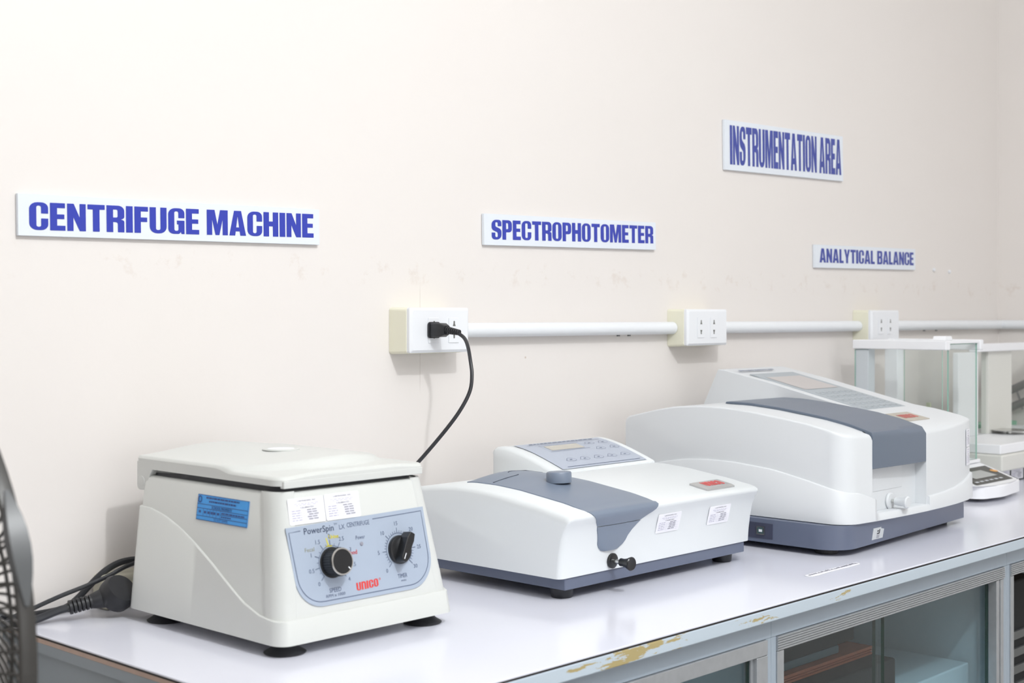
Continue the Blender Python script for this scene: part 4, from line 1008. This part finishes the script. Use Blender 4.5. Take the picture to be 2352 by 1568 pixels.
# top skin as strips so that it follows the slope
P = []
for y in [-.384, -.378, -.37, -.36, -.34, -.32, -.30, -.285, -.275, -.268, -.262, -.20, -.12, -.059]:
    xl = interp([(-.384,2.535),(-.378,2.498),(-.370,2.480),(-.345,2.478),(-.262,2.548),(-.05,2.548)], y); xr = interp([(-.384,2.600),(-.378,2.640),(-.370,2.662),(-.35,2.676),(-.262,2.722),(-.05,2.722)], y)
    P.append([(xl + (xr-xl)*i/8, y, bz(y) + .0002) for i in range(9)])
obj('housing_top', MB().grid(P), M_bal, ba, angle=30)
class BF:
    N = Vector((0,0,1))
    def p(s, u, v, h=0): return (u, v, bz(v) + .0006 + h)
bf = BF()
def strip(x0f, x1f, y0, y1, lift, n=8):
    return MB().grid([[bf.p(x0f(y) + (x1f(y)-x0f(y))*i/4, y, lift) for i in range(5)] for y in [y0 + (y1-y0)*j/n for j in range(n+1)]])
kl = lambda y: interp([(-.366,2.492),(-.285,2.552)], y); kr = lambda y: interp([(-.366,2.652),(-.285,2.700)], y)
kb_ = obj('keypad', strip(kl, kr, -.366, -.287, .0004), M_keypad, ba)
obj('display', strip(lambda y: 2.545, lambda y: 2.640, -.340, -.305, .0009), M_lcd3, kb_)
m = MB(); circ = [(2.672 + .011*math.cos(2*math.pi*i/20), -.318 + .0075*math.sin(2*math.pi*i/20)) for i in range(20)]
put_poly(m, bf, circ, lift=.0010); obj('orange_key', m, M_orange, kb_, smooth=False)
m = MB()
for i in range(6): put_rect(m, bf, 2.512+i*.021, 2.525+i*.021, -.357, -.3515, lift=.0010)
put_rect(m, bf, 2.575, 2.605, -.2975, -.2935, lift=.0010)
obj('key_print', m, M_balgrey, kb_, smooth=False)
for x, y in ((2.535,-.345),(2.575,-.10),(2.70,-.10),(2.655,-.345)):
    obj('levelling_foot', MB().lathe([(.004,0),(.006,.001),(.005,.004),(.004,.0055),(.012,.006),(.012,.0115),(.005,.012),(.005,.0130)] if x < 2.65 or y > -.2 else [(.002,0),(.004,.006),(.005,.0165)], (x, y, .0002), n=20), M_blackgloss if x < 2.65 else M_balgrey, ba, angle=40)
BX0, BX1, BY0, BY1, BZ0, BZ1 = 2.561, 2.716, -.270, -.070, .0527, .3035
obj('chamber_floor', MB().box(BX0, BX1, BY0, BY1, BZ0, .060), M_bal, ba, bevel=.002)
obj('weighing_pan', MB().lathe([(.036,0),(.038,.0015),(.036,.002)], (2.638,-.165,.066), n=36), M_steel, ba)
obj('pan_stem', MB().lathe([(.006,0),(.006,.0055)], (2.638,-.165,.0603), n=16), M_steel, ba)
m = MB(); m.box(BX0-.003, BX0+.016, BY0-.002, BY1+.004, .2850, BZ1)
fr1 = obj('top_frame', m, M_bal, ba, bevel=.002)
obj('top_frame', MB().box(BX1-.012, BX1+.003, BY0-.006, BY1+.004, .2830, BZ1+.001), M_bal, ba, bevel=.003)
obj('top_frame', MB().box(BX0+.0162, BX1-.0122, BY1-.012, BY1+.004, .2850, BZ1), M_bal, ba, bevel=.002)
obj('top_frame', MB().box(BX0+.0162, BX1-.0122, BY0-.002, BY0+.008, .2975, BZ1), M_bal, ba, bevel=.001)
obj('top_door_handle', MB().prism_y(fillet([(2.575,.304),(2.578,.3125,.004),(2.604,.3125,.004),(2.607,.304)], 3), -.262, -.235), M_bal, ba, bevel=.001)
for x in (BX0+.002, BX1-.030):
    obj('rear_post', MB().box(x, x+.028, BY1-.030, BY1, .0602, .2848), M_balgrey if x < 2.6 else M_bal, ba, bevel=.002)
def cpane(name, b, par, th_axis):
    m = MB().box(*b); e = [1]*6
    if th_axis == 'x': e[3] = 0; e[5] = 0
    elif th_axis == 'y': e[2] = 0; e[4] = 0
    else: e[0] = 0; e[1] = 0
    m.m = e
    return obj(name, m, [GLASS_CLEAR, M_cutedge], par, smooth=False)
cpane('side_glass', (BX0, BX0+.003, BY0+.008, BY1, .0605, .2848), ba, 'x')
sg = cpane('side_glass', (BX1-.003, BX1, BY0+.008, BY1-.031, .0605, .2828), ba, 'x')
cpane('front_glass', (BX0+.0165, BX1-.0125, BY0+.002, BY0+.005, .0605, .2972), ba, 'y')
cpane('top_glass', (BX0+.0165, BX1-.0125, BY0+.0085, BY1-.0125, .2955, .2985), ba, 'z')
hh = obj('door_handle', MB().prism_x(fillet([(-.152,.100),(-.148,.120),(-.150,.170),(-.160,.170),(-.163,.120),(-.160,.100)], 3), BX1+.0002, BX1+.004), mat('cream_handle', (214, 214, 186), .4), ba, bevel=.001)

b2 = thing('analytical_balance', 'second analytical balance at the right edge, cut off by the picture', 'balance', (3.0, -.2, 0), 'analytical balances')
obj('lower_body', MB().box(2.79, 3.20, -.268, -.16, .006, .0290), M_black, b2, bevel=.003)
for x in (2.82, 3.17):
    for y in (-.24, -.18): obj('foot', MB().lathe([(.014,0),(.014,.006)], (x, y, .0002), n=20), M_blackgloss, b2)
obj('housing', MB().box(2.770, 3.32, -.292, -.06, .0292, .0640), M_balbeige, b2, bevel=.004)
obj('chamber_floor', MB().box(2.776, 3.312, -.286, -.066, .0642, .0850), M_bal, b2, bevel=.003)
obj('weighing_pan', MB().lathe([(.040,0),(.042,.0015),(.040,.002)], (3.06,-.18,.092), n=36), M_steel, b2)
obj('pan_stem', MB().lathe([(.006,0),(.006,.0065)], (3.06,-.18,.0853), n=16), M_steel, b2)
obj('column', MB().box(2.868, 2.965, -.150, -.136, .0852, .2720), M_bal, b2, bevel=.002)
obj('top_frame', MB().box(2.950, 3.31, -.160, -.134, .2722, .2900), M_bal, b2, bevel=.002)
obj('rear_post', MB().box(3.018, 3.142, -.150, -.132, .0852, .2720), M_balbeige, b2, bevel=.001)
cpane('side_glass', (2.9655, 3.0175, -.144, -.141, .0852, .2720), b2, 'y').data.materials[1] = GLASS_CLEAR
cpane('side_glass', (3.1425, 3.305, -.144, -.141, .0852, .2720), b2, 'y')
for k, x in enumerate((2.800, 2.868, 2.936)):
    sticker(b2, Frame((x, -.2684, .003), (1,0,0), (0,0,1)), .060, .0250)

# things seen through the second balance, against the walls
dv = thing('corded_probe', 'red and grey corded probe hanging on the wall, seen through the second balance', 'probe', (3.295, -.012, .21))
obj('probe_body', MB().lathe([(.004,0),(.007,.003),(.0085,.012),(.0085,.035)], (3.298,-.015,.148), n=16), M_redplastic, dv)
obj('probe_cap', MB().lathe([(.008,0),(.0075,.022),(.004,.034),(.0015,.036)], (3.298,-.015,.1832), n=16), M_greytool, dv)
obj('probe_tip', MB().lathe([(.0015,0),(.004,.002),(.005,.030)], (3.300,-.015,.1178), n=12), M_greytool, dv)
obj('hanging_loop', MB().tube(smooth_path([(3.298,-.015,.218),(3.299,-.014,.230),(3.307,-.012,.235),(3.317,-.010,.230)], 6), .0022, 8), M_greytool, dv)
obj('lead', MB().tube(smooth_path([(3.300,-.015,.118),(3.302,-.014,.110),(3.304,-.014,.100),(3.306,-.014,.092)], 6), .0014, 8), M_greytool, dv)
cl = thing('lab_clamp', 'grey clamp with red grip fixed to the end wall at the right edge', 'clamp', (3.39, -.06, .17))
obj('clamp_arm', MB().tube([(3.385,-.030,.160),(3.36,-.13,.205)], .010, 12), M_greytool, cl)
obj('clamp_arm', MB().tube([(3.390,-.030,.118),(3.36,-.14,.165)], .010, 12), M_greytool, cl)
obj('clamp_screw', MB().tube([(3.380,-.06,.165),(3.378,-.075,.120)], .0028, 8), M_greytool, cl)
obj('clamp_screw', MB().tube([(3.376,-.085,.135),(3.372,-.12,.085)], .0024, 8), M_greytool, cl)
obj('clamp_grip', MB().lathe([(.006,0),(.010,.004),(.010,.022),(.005,.026)], (3.388,-.022,.098), n=16), M_redplastic, cl)
tag(obj('green_tray', MB().loft([[(x, y, z) for x, y in rrect(3.21-e, 3.385+e*.1, -.056-e, -.006, .006)] for z, e in ((.0004,0),(.090,.003))]), M_greenbox, org=(3.3,-.07,0), angle=40),
    'green plastic tray behind the second balance in the room corner', 'tray')

# ------------------------------------------------------------------ torn paper tag on the worktop
pt = thing('paper_tag', 'torn strip of printed paper stuck to the worktop before the large spectrophotometer', 'paper tag', (1.70, -.525, 0))
ftg = Frame((1.6335, -.5312, .0003), (1,0,0), (0,1,0))
m = MB(); put_poly(m, ftg, [(.0,.0),(.015,-.0012),(.05,.0006),(.09,-.0006),(.128,.0),(.1335,.004),(.139,.0118),(.10,.0122),(.05,.0121),(.0,.0124),(-.003,.006)], lift=.0003, thick=.0003); tg = obj('paper_strip', m, M_paper, pt, smooth=False)
m = MB(); x = .004
while x < .132:
    e = x + random.uniform(.0015,.0050); v = .0058 + random.uniform(0,.001); put_rect(m, ftg, x, e, v, v+random.uniform(.0015,.005), lift=.0005); x = e + .0013
obj('print', m, mat('faded_black_print', (120, 118, 132), .6), tg, smooth=False)

# ------------------------------------------------------------------ fan at the left edge
Fv = Vector((math.cos(TH), math.sin(TH), 0)); Rv = Vector((math.sin(TH), -math.cos(TH), 0))
UP = Vector((0,0,1)); FRD = .21
eD = (Rv + Fv*.34).normalized(); dD = (Fv - Rv*.34).normalized()
hT = (eD*.42 - dD*.9075).normalized(); hN = -(eD*.9075 + dD*.42).normalized()
FC = Vector((.467, -.632, .107)) - eD*.0085 - hT*FRD
fan = thing('stand_fan', 'dark stand fan with wire grille cut off at the left edge', 'fan', (FC.x, FC.y, -TZ))
def fp(r, a, h): return FC + (hT*math.cos(a) + UP*math.sin(a))*r + hN*h
def ring_tube(r, h, t_, n=72, k=8): 
    m = MB(); rings = []
    for i in range(n):
        a = 2*math.pi*i/n; rad = hT*math.cos(a) + UP*math.sin(a); c = FC + rad*r + hN*h
        rings.append([tuple(c + (rad*math.cos(2*math.pi*j/k) + hN*math.sin(2*math.pi*j/k))*t_) for j in range(k)])
    rings.append(rings[0]); m.loft(rings, cap0=False, cap1=False); return m
m = MB(); rings = []
for i in range(73):
    a = 2*math.pi*i/72
    rings.append([tuple(fp(r, a, h)) for r, h in ((FRD-.004,.006),(FRD,.005),(FRD+.001,0),(FRD,-.006),(FRD-.004,-.007))])
m.loft(rings, cap0=False, cap1=False, closed=True); obj('rim_band', m, M_fan, fan)
for h0, dpt, nm in ((-.006, -.026, 'front_grille'), (.005, .075, 'rear_grille')):
    m = MB(); nw = 84
    for i in range(nw):
        a = 2*math.pi*i/nw; tw = .30
        pts_ = []
        for j in range(9):
            q = j/8; r_ = FRD - .003 - (FRD-.045)*q
            pts_.append(fp(r_, a + tw*q*q, h0 + dpt*math.sin(min(1, q*1.25)*math.pi/2)))
        m.tube(pts_, .0013, 5)
    obj(nm, m, M_fan, fan)
    m2 = ring_tube(.13, h0 + dpt*.66, .0016); obj('grille_ring', m2, M_fan, fan)
obj('grille_badge', MB().lathe([(.046,0),(.046,.003),(.040,.005)], fp(0,0,-.034), -hN, 32), M_fan, fan)
for a in (.42, 2.4, 4.3):
    m = MB(); rg = []
    for i in range(9):
        aa = a - .20 + .40*i/8; w = math.sin(math.pi*(i+.6)/9.2)
        rg.append([tuple(fp(r, aa, h*w)) for r, h in ((FRD-.002,.0085),(FRD+.0035*w+.0012,.0070),(FRD+.0045*w+.0012,-.0070),(FRD-.002,-.0090))])
    m.loft(rg); obj('rim_clip', m, M_fangrey, fan)
hubm = MB().lathe([(.004,-.03),(.036,-.03),(.036,.012),(.028,.022),(.004,.024)], FC, -hN, 28)
hub = obj('hub', hubm, M_fan, fan)
for b_ in range(3):
    P = []
    for i in range(9):
        r_ = .030 + .150*i/8; row = []
        for j in range(9):
            q = j/8 - .5; a = 2*math.pi*b_/3 + math.pi/3 + q*(1.15 - .15*(i/8)) + .25*(i/8)
            row.append(tuple(fp(r_, a, -.004 - q*.040 + .004*math.cos(q*3))))
        P.append(row)
    bl = obj('blade', MB().grid(P), mat('fan_blade_smoke', (70, 70, 70), .3), hub)
    so = bl.modifiers.new('solid', 'SOLIDIFY'); so.thickness = .002
obj('motor_housing', MB().lathe([(.045,.085),(.062,.095),(.062,.15),(.045,.175),(.01,.18)], FC, hN, 28), M_fan, fan)
pb = FC + hN*.12
obj('pole', MB().tube([(pb.x, pb.y, -TZ+.03), (pb.x, pb.y, FC.z-.05)], .012, 16), M_fan, fan)
obj('stand_base', MB().lathe([(.005,0),(.19,0),(.19,.012),(.06,.03),(.02,.035)], (pb.x, pb.y, -TZ+.0005), n=40), M_fan, fan)
